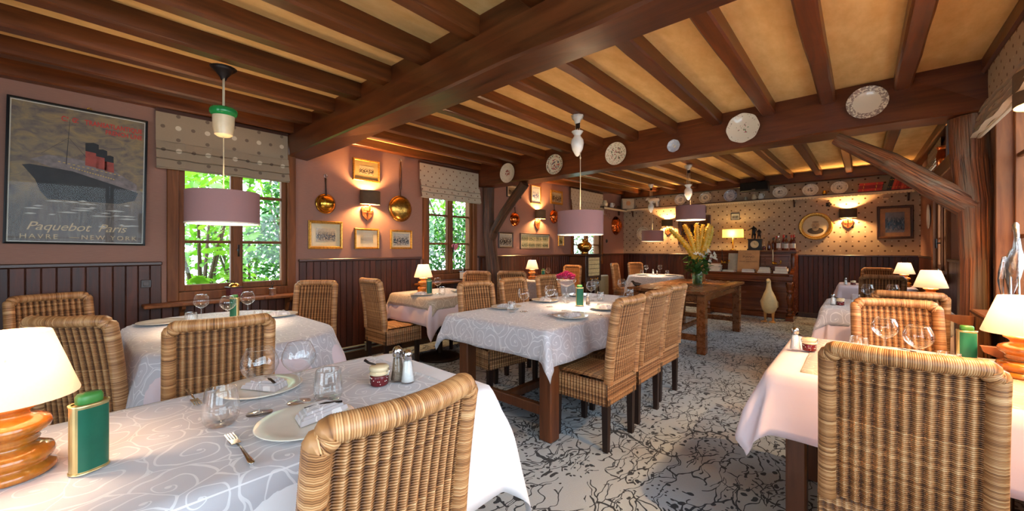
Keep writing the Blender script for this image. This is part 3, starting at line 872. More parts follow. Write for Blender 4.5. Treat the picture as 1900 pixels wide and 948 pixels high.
def shrub(label, c, rx, ry, rz, n, size, mat, seed, big=0, bigsize=.1, bigmesh=None, cat='shrub', inner=.35):
    rr = random.Random(seed)
    t = thing('garden_shrub', label, cat, c, group=None)
    m = MB()
    out = [(0, 0), (.26, .35), (.2, .75), (0, 1.0), (-.2, .75), (-.26, .35)]
    for i in range(n):
        a = rr.uniform(0, 2*PI); zz = rr.uniform(-1, 1); q = (inner+(1-inner)*rr.random()**.5)
        s = math.sqrt(1-zz*zz)
        p = Vector((rx*q*s*math.cos(a), ry*q*s*math.sin(a), rz*(q*zz+1)))
        e = Matrix.Rotation(rr.uniform(0, 6.28), 3, 'Z') @ Matrix.Rotation(rr.uniform(-1.1, 1.1), 3, 'X') @ Matrix.Rotation(rr.uniform(-.8, .8), 3, 'Y')
        k = size*rr.uniform(.6, 1.3)
        vs = [p + e @ Vector((x*k, y*k, -.15*k*abs(x)-.1*k*y*y)) for x, y in out]
        m.add(vs, [(0, 1, 2), (0, 2, 3), (0, 3, 4), (0, 4, 5)], 0, min(1, max(0, rr.gauss(.5, .25))+.001))
    m.build('foliage', mat, t, kind='stuff')
    m = MB()
    for i in range(7):
        a = rr.uniform(0, 6.28); e = Vector((rx*.6*math.cos(a), ry*.6*math.sin(a), rz*rr.uniform(1.0, 1.7)))
        m.tube([(0, 0, -c[2]-.36), tuple(e*.4+Vector((0, 0, -.1))), tuple(e*.75), tuple(e)], [.03, .022, .014, .005], 6)
    m.build('branches', M_['bark'], t)
    for i in range(big):
        me = bigmesh
        a = rr.uniform(0, 2*PI); zz = rr.uniform(-1, 1); s = math.sqrt(1-zz*zz)
        o = link('leaf', me, t, (rx*s*math.cos(a), ry*s*math.sin(a), rz*(zz+1)), (rr.uniform(-.5, .9), rr.uniform(-.6, .6), rr.uniform(0, 6.28)))
        k = rr.uniform(.6, 1.25); o.scale = (k, k, k)
    return t
vine_leaf = leaf_mesh(.13, 'leaf', M_['leaf_light'], True)
dark_leaf = leaf_mesh(.10, 'leaf', M_['leaf_dark'], False)
G = 'shrubs outside the left windows'
shrub('pale green vine with large lobed leaves outside the left half of the poster window', (-1.35, 1.0, .62), .75, .50, .85, 420, .09, M_['leaf_light'], 11, 110, .13, vine_leaf)
shrub('low yellow green plants at the foot of the window beside the poster', (-1.05, 1.4, .1), .7, 1.2, .42, 2600, .08, M_['leaf_light'], 12)
shrub('dark green leafy shrub outside the right half of the poster window', (-2.0, 2.35, .25), .8, .75, 1.1, 3600, .085, M_['leaf_dark'], 13, 60, .1, dark_leaf)
shrub('tall green tree foliage behind the vine outside the poster window', (-4.6, 2.3, .5), 1.6, 2.2, 1.9, 5200, .15, M_['leaf_light'], 14)
shrub('dark bushy shrub outside the window with the heart ornament', (-2.5, 5.9, .1), 1.1, 1.3, 1.05, 5600, .09, M_['leaf_dark'], 15)
shrub('airy light green tree outside the window with the heart ornament', (-4.8, 7.8, .9), 1.8, 2.4, 1.9, 5600, .14, M_['leaf_light'], 16)
shrub('blue green hedge outside the small window behind the brass vase', (-3.6, 13.0, .2), 1.4, 1.6, 1.2, 3600, .1, M_['leaf_dark'], 17)
# ================================================================== wicker chair
def make_chair(label):
    rr = random.Random(21)
    t = thing('wicker_chair', label, 'chair', (0, 0, 0))
    W = .205; ZA = .29; ZS = .455; ZT = .968
    def back(u, z):                     # centre surface of the backrest, u in -1..1
        q = max(0, (z-.29)/.66)
        return Vector((u*W*(1-.03*q), -.205-.095*q**1.7+.045*q*u*u, z))
    # legs
    for sx in (-1, 1):
        for sy in (-1, 1):
            m = MB(); x = sx*.175; y = sy*.185
            h = .022; g = .017; z0 = 0.0; z1 = .33
            vs = [(x-g, y-g, z0), (x+g, y-g, z0), (x+g, y+g, z0), (x-g, y+g, z0), (x-h, y-h, z1), (x+h, y-h, z1), (x+h, y+h, z1), (x-h, y+h, z1)]
            m.add(vs, [(3, 2, 1, 0), (4, 5, 6, 7), (0, 1, 5, 4), (1, 2, 6, 5), (2, 3, 7, 6), (3, 0, 4, 7)])
            m.build('leg', M_['leg'], t)
    # woven height field helper
    def weave(m, P, N, length, height, pitch=.024, row=.0062, amp=.0045, closed=False):
        pitch = length/round(length/pitch); nu = round(length/pitch)*4; rows = int(height/row); out = []; tn = []
        for r in range(rows):
            tt = .5+rr.uniform(-.32, .32)
            for s, (dz, dd, td) in enumerate(((.06, -.55, -.35), (.5, 1.0, .12), (.94, -.55, -.35))):
                line = []
                for i in range(nu if closed else nu+1):
                    u = i/nu; ph = math.cos(2*PI*u*length/pitch)
                    d = amp*(.45*dd + .85*ph)
                    v = (r+dz)/rows
                    line.append(tuple(P(u, v)+N(u, v)*d)); tn.append(min(1, max(0, tt+td+.22*ph)))  # rib valleys tinted darker, their shade put into the colour
                out.append(line)
        m.grid(out, tint=tn, closed=closed)
    # apron: four sides, going round
    m = MB(); x = W; y0 = -.205; y1 = .215
    per = [(-x, y1), (-x, y0), (x, y0), (x, y1)]
    segs = [((-x, y0), (x, y0), (0, -1)), ((x, y0), (x, y1), (1, 0)), ((x, y1), (-x, y1), (0, 1)), ((-x, y1), (-x, y0), (-1, 0))]
    for a, c, nn in segs:
        a = Vector((a[0], a[1], 0)); c = Vector((c[0], c[1], 0)); nv = Vector((nn[0], nn[1], 0)); L = (c-a).length
        weave(m, lambda u, v: a.lerp(c, u)+Vector((0, 0, ZA+(ZS-.012-ZA)*v)), lambda u, v: nv, L, ZS-.012-ZA)
    m.build('woven_apron', M_['wicker'], t, kind='stuff')
    # seat: woven top with a rolled edge
    m = MB(); p0 = Vector((-x+.012, y0+.03, ZS)); 
    def PS(u, v):
        e = min(u, 1-u, v, 1-v); return Vector((-x+.012+(2*x-.024)*u, y0+.035+(y1-y0-.047)*v, ZS+.012*min(1, e*9)-.004))
    weave(m, PS, lambda u, v: Vector((0, 0, 1)), 2*x-.02, y1-y0-.04, .03, .0066, .003)
    edge = [(-x+.008, y0+.02, ZS-.006), (-x+.008, y1-.01, ZS-.006), (x-.008, y1-.01, ZS-.006), (x-.008, y0+.02, ZS-.006)]
    def wrapped(m, path, ra, rb, step=.0052, n=10, groove=.0011):
        pts = [Vector(p) for p in path]; ds = [0]
        for i in range(1, len(pts)): ds.append(ds[-1]+(pts[i]-pts[i-1]).length)
        L = ds[-1]; k = int(L/step); P = []; Rr = []; T = []
        def at(s):
            i = 1
            while i < len(ds)-1 and ds[i] < s: i += 1
            f = (s-ds[i-1])/max(1e-9, ds[i]-ds[i-1]); return pts[i-1].lerp(pts[i], max(0, min(1, f)))
        for j in range(k):
            tt = min(1, max(0, .56+rr.gauss(0, .15)))
            for q, g, td in ((.08, groove, -.3), (.35, 0, .05), (.65, 0, .05)):
                P.append(at((j+q)/k*L)); Rr.append(1-g/ra if ra else 1); T.append(min(1, max(0.001, tt+td)))
        vs = []; ts = []; prev = None
        for i, p in enumerate(P):
            d = (P[min(i+1, len(P)-1)]-P[max(0, i-1)]).normalized()
            s = Vector((0, 1, 0)) - d*d.y
            s.normalize(); u = s.cross(d)
            for a in range(n):
                an = 2*PI*a/n
                vs.append(tuple(p+s*(math.cos(an)*rb*Rr[i])+u*(math.sin(an)*ra*Rr[i]))); ts.append(T[i])
        fs = [(i*n+a, (i+1)*n+a, (i+1)*n+(a+1) % n, i*n+(a+1) % n) for i in range(len(P)-1) for a in range(n)]
        fs += [tuple(range(n)), tuple((len(P)-1)*n+a for a in range(n))[::-1]]
        m.add(vs, fs, 0, ts, smooth=True)
    wrapped(m, edge, .010, .010, .006, 7)
    m.build('seat', M_['wicker'], t)
    # wrapped frame of the backrest: post, rounded corner, top rail, corner, post
    path = []
    for i in range(13): path.append(back(-.90, .43+(ZT-.045-.43)*i/12))
    for i in range(1, 5):
        a = PI/2*i/4; path.append(back(-.90+.10*math.sin(a)*.9, ZT-.045+.022*(1-math.cos(a))*1.0))
    for i in range(1, 16): path.append(back(-.80+1.6*i/16, ZT-.022))
    for i in range(4, 0, -1):
        a = PI/2*i/4; path.append(back(.90-.10*math.sin(a)*.9, ZT-.045+.022*(1-math.cos(a))))
    for i in range(12, -1, -1): path.append(back(.90, .43+(ZT-.045-.43)*i/12))
    m = MB(); wrapped(m, path, .026, .031, .0046, 12); m.build('back_frame', M_['wicker'], t)
    # open woven panel between: real strands over and under upright spokes
    m = MB(); u0, u1 = -.82, .82; Z0, Z1 = .445, ZT-.035; NS = 12; rowh = .0062; nr = int((Z1-Z0)/rowh)
    hw, hh = .0015, .0029
    for r in range(nr):
      for side in (-1, 1):
        z = Z0+(r+.5+.2*side)*rowh; tt = .52+rr.gauss(0, .09); tl = []
        vs = []; k = NS*4
        for i in range(k+1):
            u = u0+(u1-u0)*i/k; ph = side*(.15+.85*(.5-.5*math.cos(PI*i/2+PI)))
            c = back(u, z)+Vector((0, .0105*ph, 0)); tl += [min(1, max(.001, tt+.75*(abs(ph)-.72)))]*4  # tint drops between the ribs, painting the shade of the valleys
            vs += [tuple(c+Vector((0, -hw, 0))), tuple(c+Vector((0, 0, hh))), tuple(c+Vector((0, hw, 0))), tuple(c+Vector((0, 0, -hh)))]
        fs = [(i*4+a, i*4+(a+1) % 4, (i+1)*4+(a+1) % 4, (i+1)*4+a) for i in range(k) for a in range(4)]
        m.add(vs, fs, 0, tl, smooth=True)
    m.build('woven_back_panel', M_['wicker'], t, kind='stuff')
    for j in range(NS+1):
        u = u0+(u1-u0)*(j)/NS
        m = MB(); m.tube([back(u, Z0+(Z1-Z0)*i/6) for i in range(7)], .0034, 6, tint=.3); m.build('spoke', M_['wicker'], t)
    return t

chair = make_chair('high backed wicker chair nearest the camera, tucked in at the lamp table, back turned')
CG = 'high backed wicker chairs'
def put_chair(label, x, y, rz):
    return dup(chair, label, (x, y, 0), rz, CG)
chair.location = (3.425, .465, 0); chair.rotation_euler = (0, 0, R(91)); chair['group'] = CG
put_chair('large wicker chair back at the lower right corner, standing at the pink clothed table', 4.505, 1.92, 0)
put_chair('brown wicker chair on the far side of the right hand table, facing the camera', 4.61, 2.99, 192)
put_chair('pale rimmed wicker chair behind two brandy glasses, back turned, at the second right hand table', 4.65, 4.22, 2)
put_chair('dark brown wicker chair in front of the third right hand table, before the bright lamp', 4.57, 6.5, 4)
put_chair('pale topped wicker chair farthest back on the right, against the dark wainscot', 4.62, 8.34, 184)
put_chair('nearest of the three wicker chairs along the right of the long table', 3.03, 2.40, 90)
put_chair('middle of the three wicker chairs along the right of the long table', 3.005, 2.91, 90)
put_chair('farthest of three wicker chairs along the right of the long table', 2.965, 3.44, 89)
put_chair('nearest wicker chair on the window side of the long table, facing the aisle', 1.99, 2.46, -98)
put_chair('middle wicker chair on the window side of the long table, before the post', 1.93, 3.08, -91)
put_chair('farthest wicker chair on the window side, left of the pink flowers', 1.93, 3.68, -93)
put_chair('wicker chair with its back to us at the end of the oval table', 2.03, .48, 82)
put_chair('wicker chair beside the poster window at the far corner of the oval table', .70, 1.36, 223)
put_chair('wicker chair behind the green tin and glowing lamp at the left, back turned', 1.55, .18, 43)
put_chair('wicker chair at far left against the dark panelling, behind another chair back', .60, -.02, -72)
put_chair('wicker chair turned sideways against the panelling below the gilt photographs', .62, 2.31, 0)
put_chair('pale ribbed wicker chair back between the lamp table and the left timber post', .60, 3.44, 205)
put_chair('white edged wicker chair back just right of the left timber post', .66, 4.24, 35)
put_chair('orange lit wicker chair back in front of the radio cabinet', .33, 6.02, 178)
put_chair('wicker chair standing sideways right of the ribbed radiator', .76, 7.68, -82)
put_chair('wicker chair behind the back corner table against the panelling', .78, 8.42, -118)
put_chair('dark wicker chair behind the flower vase at the back corner table', 1.93, 7.88, 98)

# ================================================================== tables
def plank_table(label, cx, cy, hx, hy, ztop, mat_top, leg_mat, th=.035, leg=.085, inset=.03, stretch=True, name='dining_table', apron=.10, rz=0):
    t = thing(name, label, 'table', (cx, cy, 0), rz)
    m = MB()
    nb = max(3, int(2*hx/.19)); w = 2*hx/nb
    if stretch == 'boards':
        for k in range(nb):
            b = MB(); b.box(-hx+k*w+.001, -hy, ztop-th, -hx+(k+1)*w-.001, hy, ztop, bev=.004); b.build('board', mat_top, t)
    else:
        m.box(-hx, -hy, ztop-th, hx, hy, ztop, bev=.006); m.build('tabletop', mat_top, t)
    for sx in (-1, 1):
        for sy in (-1, 1):
            b = MB(); x = sx*(hx-inset-leg/2); y = sy*(hy-inset-.06-leg/2)
            b.box(x-leg/2, y-leg/2, 0, x+leg/2, y+leg/2, ztop-th, bev=.008); b.build('leg', leg_mat, t)
    b = MB(); x = hx-inset-leg; y = hy-inset-.06-leg
    for s in (-1, 1):
        b.box(-x, s*(y+leg*.5)-.013, ztop-th-apron, x, s*(y+leg*.5)+.013, ztop-th)
        b.box(s*(x+leg*.5)-.013, -y, ztop-th-apron, s*(x+leg*.5)+.013, y, ztop-th)
    b.build('apron', leg_mat, t)
    if stretch:
        for s in (-1, 1):
            b = MB(); b.box(-x, s*(y+leg*.5)-.024, .15, x, s*(y+leg*.5)+.024, .22, bev=.006); b.build('stretcher', leg_mat, t)
        b = MB(); b.box(-.026, -y-leg*.5+.024, .155, .026, y+leg*.5-.024, .215, bev=.006); b.build('stretcher', leg_mat, t)
    return t
def pedestal_table(label, cx, cy, r, ztop):
    t = thing('pedestal_table', label, 'table', (cx, cy, 0))
    m = MB(); m.lathe([(0, ztop-.03), (r, ztop-.03), (r, ztop), (0, ztop)], 28); m.build('tabletop', M_['dark_wood'], t)
    m = MB(); m.lathe([(.035, .05), (.035, ztop-.03), (0, ztop-.03)], 16); m.build('column', M_['iron'], t)
    m = MB(); m.lathe([(0, 0), (.24, 0), (.24, .02), (.2, .035), (.06, .06), (0, .065)], 28); m.build('base', M_['iron'], t)
    return t

def cloth(name, label, cx, cy, hx, hy, r, z, drop, mat, seed, amp=.018, rz=0, group=None, off=.004, step=.03, flare=.06, pin=None):
    """drop = (x-, x+, y-, y+) overhang; square cloth draped over a rounded rectangular top"""
    rr = random.Random(seed)
    x0, x1 = -hx-drop[0], hx+drop[1]; y0, y1 = -hy-drop[2], hy+drop[3]
    nx = max(8, int((x1-x0)/step)); ny = max(8, int((y1-y0)/step))
    ph = [rr.uniform(0, 6.28) for _ in range(8)]
    def fold(s):
        return (.5*math.sin(s*9+ph[0])+.35*math.sin(s*16+ph[1])+.25*math.sin(s*27+ph[2])+.2*math.sin(s*5+ph[3]))
    rows = []; uvs = []
    for j in range(ny+1):
        row = []
        for i in range(nx+1):
            px = x0+(x1-x0)*i/nx; py = y0+(y1-y0)*j/ny
            cxr = max(-(hx-r), min(hx-r, px)); cyr = max(-(hy-r), min(hy-r, py))
            vx, vy = px-cxr, py-cyr; L = math.hypot(vx, vy)
            uvs.append((px+cx, py+cy))
            if L <= r:
                row.append((px, py, z+off+.0012*math.sin(px*23+ph[4])*math.sin(py*19+ph[5]))); continue
            nxn, nyn = vx/L, vy/L; s = L-r; b = .012+off
            if s < b*PI/2: a = s/b; out = b*math.sin(a); dn = b*(1-math.cos(a))
            else:
                dn = b+(s-b*PI/2); out = b+flare*dn
            th = math.atan2(abs(nyn), abs(nxn)); corner = math.sin(2*th)**2
            per = cxr*1.0+cyr*1.0+(nxn-nyn)*.3+ (th*(r+s*.5) if corner > .01 else 0)
            k = min(1, max(0, dn-.015)/.16)
            out += amp*k*(1+fold(per))*.8 + corner*s*.16 + corner*amp*k*math.sin(th*8+ph[6])*1.2
            row.append((cxr+nxn*(r+out), cyr+nyn*(r+out), z+off-dn*(1-.04*k)))
        rows.append(row)
    m = MB(); m.grid(rows, uvs=uvs)
    o = m.build(name, mat); o.location = (cx, cy, 0); o.rotation_euler = (0, 0, R(rz))
    tag(o, label, 'tablecloth', group)
    md = o.modifiers.new('thickness', 'SOLIDIFY'); md.thickness = .0016; md.offset = -1
    return o
TZ = .752
# A: near table
plank_table('wooden table under the cloths in the left foreground', 3.02, .16, .345, .88, TZ, M_['table_dark'], M_['table_dark'], leg=.07, stretch=False)
cloth('tablecloth', 'long white under cloth hanging at the end of the foreground table', 3.02, .16, .352, .888, .03, TZ, (.40, .38, .3, .42), M_['white_cloth'], 1, .02, flare=.10)
cloth('table_overlay', 'grey scroll damask overlay on the foreground table with the lamp', 3.015, .08, .356, .89, .03, TZ, (.16, .24, .2, -.02), M_['damask'], 2, .012, off=.008)
# B: oval table by the poster window
plank_table('wooden table hidden under the oval draped cloth by the poster window', 1.30, .68, .62, .36, TZ, M_['table_dark'], M_['table_dark'], leg=.06, stretch=False)
cloth('tablecloth', 'pink under cloth of the oval table by the poster window', 1.30, .68, .76, .46, .40, TZ, (.36, .36, .36, .36), M_['pink_cloth'], 3, .03)
cloth('table_overlay', 'scroll damask overlay on the oval table by the poster window', 1.30, .68, .765, .465, .40, TZ, (.22, .22, .22, .22), M_['damask'], 4, .02, off=.009)
# C: small lamp table by the second window
pedestal_table('dark pedestal table with the lamp by the second window', .72, 2.86, .42, TZ)
cloth('tablecloth', 'pink under cloth with a pointed corner on the pedestal table', .72, 2.86, .40, .40, .06, TZ, (.26, .30, .30, .26), M_['pink_cloth'], 5, .022)
cloth('table_overlay', 'scroll overlay, lamplight painted into its beige, on the small lamp table by second window', .72, 2.86, .404, .404, .06, TZ, (.15, .13, .13, .15), M_['damask_beige_lit'], 6, .018, off=.009)
# D: long centre table
plank_table('long wooden refectory table in the middle with thick square legs', 2.45, 3.0, .48, 1.02, TZ, M_['table_dark'], M_['table_dark'], leg=.10, inset=.025)
cloth('table_overlay', 'grey scroll damask cloth with pointed corners on the long middle table', 2.45, 3.0, .486, 1.026, .02, TZ, (.22, .24, .20, .20), M_['damask'], 7, .016, flare=.08)
# E: bare wood table
plank_table('bare polished oak table carrying the flower vase', 2.56, 5.94, .49, 1.02, .762, M_['table'], M_['table'], leg=.10, inset=.03, stretch='boards')
# F: back corner table
pedestal_table('pedestal table in the back left corner under the small pendant', 1.38, 7.66, .42, TZ)
cloth('table_overlay', 'scroll damask cloth on the back corner table under the small pendant', 1.38, 7.66, .41, .41, .12, TZ, (.30, .30, .30, .30), M_['damask'], 8, .02)
# G: table behind the left post
pedestal_table('pedestal table with a lamp behind the left timber post', .46, 5.2, .36, TZ)
cloth('tablecloth', 'damask cloth on the lamp table behind the left timber post', .46, 5.2, .36, .36, .06, TZ, (.05, .3, .3, .3), M_['damask'], 9, .018)
# H, I, J: right hand tables
plank_table('wooden table with square leg in the right foreground', 4.53, 2.42, .40, .43, TZ, M_['table_dark'], M_['table_dark'], leg=.075, stretch=False)
cloth('tablecloth', 'pink under cloth with a hanging corner on the right foreground table', 4.53, 2.42, .415, .44, .02, TZ, (.27, .12, .27, .2), M_['pink_cloth'], 10, .02, flare=.14)
cloth('table_overlay', 'beige scroll overlay turned askew on the right foreground table', 4.56, 2.43, .40, .41, .02, TZ, (-.06, .03, .02, .02), M_['damask_beige_lit'], 11, .01, off=.009)
plank_table('wooden table hidden under cloths, second on the right', 4.55, 4.78, .38, .46, TZ, M_['table_dark'], M_['table_dark'], leg=.07, stretch=False)
cloth('tablecloth', 'pale pink cloth reaching low on the second right hand table', 4.55, 4.78, .39, .47, .05, TZ, (.46, .10, .40, .4), M_['pink_cloth'], 12, .025, flare=.08)
cloth('table_overlay', 'grey overlay with a turned corner on the second right hand table', 4.55, 4.78, .394, .474, .05, TZ, (.17, .05, .15, .15), M_['damask'], 13, .018, off=.009)
plank_table('wooden table hidden under a cloth, third on the right', 4.55, 7.55, .38, .40, TZ, M_['table_dark'], M_['table_dark'], leg=.07, stretch=False)
cloth('tablecloth', 'white pink cloth on the third right hand table near the back', 4.55, 7.55, .39, .41, .05, TZ, (.40, .08, .40, .4), M_['pink_cloth'], 14, .025, flare=.08)

# ================================================================== lamps
def make_table_lamp(label):
    t = thing('table_lamp', label, 'lamp', (0, 0, 0), group='turned wood table lamps')
    m = MB()
    m.lathe([(0, 0), (.068, 0), (.072, .006), (.070, .016), (.058, .022), (.056, .026), (.066, .032), (.070, .042), (.066, .054), (.05, .062), (.036, .066), (.044, .072), (.046, .078), (.042, .084),
             (.05, .09), (.062, .10), (.065, .11), (.06, .12), (.046, .128), (.032, .133), (.03, .138), (.036, .146), (.048, .153), (.05, .158), (.046, .163), (.02, .167), (0, .167)], 32)
    m.build('base', M_['lamp_wood'], t)
    m = MB(); m.lathe([(.012, .167), (.012, .205), (.016, .205), (.016, .225), (0, .225)], 12); m.build('socket', M_['brass'], t)
    so = t.children[-1]; m = MB(); m.ball((0, 0, .25), .022, .022, .028); m.build('bulb', M_['bulb'], so)
    m = MB(); m.lathe([(.108, .172), (.1085, .176), (.064, .318), (.062, .320)], 40); m.build('shade', M_['lampshade'], t)
    m = MB()
    for a in range(3): m.tube([(.012*math.cos(a*2.094), .012*math.sin(a*2.094), .212), (.0775*math.cos(a*2.094), .0775*math.sin(a*2.094), .272)], .0018, 6)
    m.build('shade_carrier', M_['brass'], t)
    lamp('lamp_light', t, (0, 0, .252), P_TABLE, WARM2, .035)
    return t
TT = TZ+.0105
lamp0 = make_table_lamp('big glowing table lamp on a turned wood base at the left edge')
LG = 'turned wood table lamps'
lamp0.location = (2.985, -.095, TT)
dup(lamp0, 'lit lamp with turned wood base at the right edge by the tree post', (4.885, 2.51, TT), 20, LG)
dup(lamp0, 'small lit lamp on the pedestal table left of the second window', (.50, 2.79, TT), 40, LG)
dup(lamp0, 'small lit lamp behind the long table, right of the left timber post', (.26, 5.16, TT), 60, LG)
dup(lamp0, 'orange lit lamp in front of the other, left of the tree trunk post', (4.86, 5.0, TT), 15, LG)
dup(lamp0, 'white lit lamp farther back on the third right hand table', (4.84, 7.50, TT), 35, LG)

def make_sconce(label):
    t = thing('wall_sconce', label, 'lamp', (0, 0, 0), group='wall sconces with dark shades')
    # local: wall plane at x=0, room is +x
    m = MB()
    m.prism([(-.075, .03), (-.06, .055), (0, .06), (.06, .055), (.075, .03), (.06, -.05), (0, -.105), (-.06, -.05)], .0, .018, 'x'); m.build('back_plate', M_['window_wood'], t)
    m = MB(); m.tube([(.018, 0, .0), (.075, 0, .0), (.075, 0, .075)], .006, 8); m.tube([(.03, -.05, .055), (.03, -.05, .01), (.03, .05, .01), (.03, .05, .055)], .004, 6); m.build('arm', M_['brass'], t)
    m = MB(); n = 24; rows = []
    for z in (.08, .085, .235, .24):
        rows.append([(.085+.075*math.cos(2*PI*k/n), .122*math.sin(2*PI*k/n), z) for k in range(n)])
    m.grid(rows, closed=True); o = m.build('shade', M_['dark_shade'], t)
    md = o.modifiers.new('thickness', 'SOLIDIFY'); md.thickness = .003
    m = MB(); m.ball((.08, 0, .14), .018, .018, .026); m.build('bulb', M_['bulb'], t)
    lamp('sconce_light', t, (.08, 0, .155), P_SCONCE, WARM, .03)
    return t
sc0 = make_sconce('lit wall sconce with dark shade between the two hanging pans')
SG = 'wall sconces with dark shades'
sc0.location = (.0, 2.335, 1.715)
dup(sc0, 'lit wall sconce with dark shade below the tall photograph past the post', (0, 5.62, 1.735), 0, SG)
dup(sc0, 'lit wall sconce on spotted wallpaper, half hidden behind the pendants', (1.10, YB, 1.70), -90, SG)
dup(sc0, 'lit wall sconce on spotted wallpaper between oval portrait and framed print', (4.23, YB, 1.735), -90, SG)
dup(sc0, 'dark sconce at the right edge in front of the spotted blind', (XR, 3.05, 1.875), 180, SG)

dup(sc0, 'added unseen sconce on the right wall, out of view, brightening the ceiling', (XR, 1.9, 1.78), 180, SG)  # unseen extra sconce, added to brighten the ceiling


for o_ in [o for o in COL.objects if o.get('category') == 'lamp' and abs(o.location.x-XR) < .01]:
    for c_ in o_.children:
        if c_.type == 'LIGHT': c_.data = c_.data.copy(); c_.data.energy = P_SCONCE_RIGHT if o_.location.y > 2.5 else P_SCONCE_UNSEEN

def make_pendant(label, weight='urn', top=2.46, zc=1.50, wz=2.18):
    t = thing('pendant_lamp', label, 'lamp', (0, 0, 0), group='mauve drum pendants')
    m = MB(); r = .20; h = .205
    n = 48; rows = [[(r*math.cos(2*PI*k/n), r*math.sin(2*PI*k/n), z) for k in range(n)] for z in (zc-h/2, zc-h/2+.003, zc+h/2-.003, zc+h/2)]
    m.grid(rows, closed=True); m.build('shade', M_['pendant_shade'], t)
    m = MB(); rows = [[((r-.003)*math.cos(2*PI*k/n), (r-.003)*math.sin(2*PI*k/n), z) for k in range(n)] for z in (zc-h/2, zc+h/2)]
    m.grid(rows, closed=True); m.build('lining', M_['shade_lining'], t)
    m = MB(); m.lathe([(r+.001, zc-h/2-.002), (r+.001, zc-h/2+.006), (r-.008, zc-h/2+.006), (r-.008, zc-h/2-.002), (r+.001, zc-h/2-.002)], 48); m.build('shade_rim', M_['shade_lining'], t)
    m = MB(); m.ball((0, 0, zc), .03, .03, .038); m.build('bulb', M_['bulb'], t)
    m = MB(); m.lathe([(.016, zc+.04), (.016, zc+.09), (.004, zc+.1), (0, zc+.1)], 12); m.build('socket', M_['brass'], t)
    m = MB()
    for a in range(3): m.tube([(.012*math.cos(a*2.094), .012*math.sin(a*2.094), zc+.08), ((r-.004)*math.cos(a*2.094), (r-.004)*math.sin(a*2.094), zc+.095)], .002, 6)
    m.build('shade_carrier', M_['brass'], t)
    m = MB(); m.tube([(0, 0, zc+.09), (.001, 0, (zc+wz)/2), (0, 0, wz-.06)], .0035, 6)
    if weight != 'urn': m.ball((0, 0, zc+.55), .006, .006, .01)
    else: m.ball((.001, 0, wz-.11), .007, .007, .012)
    m.build('cord', M_['cord'], t)
    if weight == 'urn':
        x = -.03
        m = MB(); m.lathe([(0, top-.075), (.022, top-.075), (.026, top-.06), (.030, top-.045), (.05, top-.028), (.048, top-.02), (.056, top-.004), (.03, top), (0, top)], 16, (x, 0, 0), lobes=8, lobe_amp=.06); m.build('ceiling_rose', M_['porcelain'], t)
        m = MB(); m.lathe([(.0, -.095), (.012, -.09), (.02, -.08), (.046, -.03), (.056, .02), (.052, .055), (.03, .085), (.028, .095), (.05, .125), (.052, .13), (.03, .135), (0, .13)], 24, (x, 0, wz), lobes=12, lobe_amp=.03); m.build('counterweight', M_['porcelain'], t)
        m = MB()
        for dx in (-.02, .0, .022): m.tube([(x+dx, 0, wz+.12), (x+dx, .004, top-.07)], .0025, 6)
        m.build('pulley_cords', M_['cord'], t)
        m = MB(); m.box(x-.016, -.006, top-.12, x+.026, .006, top-.07, bev=.004); m.build('pulley', M_['iron'], t)
    else:
        m = MB(); m.lathe([(.05, -.085), (.058, -.04), (.062, .05), (.063, .058), (0, .058)], 24, (0, 0, wz)); m.lathe([(0, -.098), (.034, -.096), (.05, -.085)], 24, (0, 0, wz)); m.build('counterweight', M_['ceramic_cream'], t)
        m = MB(); m.lathe([(.064, .035), (.075, .05), (.078, .07), (.072, .085), (.05, .088), (0, .088)], 24, (0, 0, wz)); m.build('green_collar', M_['green_glaze'], t)
        m = MB()
        for dx in (-.012, .014): m.tube([(dx, 0, wz+.085), (dx, 0, top-.05)], .004, 6)
        m.tube([(0, 0, wz-.1), (0, 0, wz-.06)], .005, 6)
        m.build('pulley_cords', M_['cord'], t)
        m = MB(); m.lathe([(.016, top-.075), (.02, top-.06), (.05, top-.02), (.075, top), (0, top)], 18); m.build('ceiling_rose', M_['iron'], t)
    lamp('pendant_light', t, (0, 0, zc-.01), P_PENDANT, WARM2, .05)
    spot('pendant_spot', t, (0, 0, zc-.03), P_PENDANT_SPOT, WARM2, 64)
    return t
PG = 'mauve drum pendants'
p = make_pendant('mauve drum pendant with green rimmed counterweight, in front of the poster window', 'green', 2.45, 1.537, 2.10); p.location = (1.30, .655, 0)
p = make_pendant('mauve drum pendant with white fluted counterweight over the long table', 'urn', 2.465, 1.498, 2.19); p.location = (2.545, 3.0, 0)
p = make_pendant('mauve drum pendant hanging over the yellow flowers', 'urn', 2.50, 1.795, 2.08); p.location = (2.545, 6.0, 0)
p = make_pendant('smallest looking mauve pendant, at the back over the corner table', 'urn', 2.53, 1.522, 2.07); p.location = (1.375, 7.5, 0)
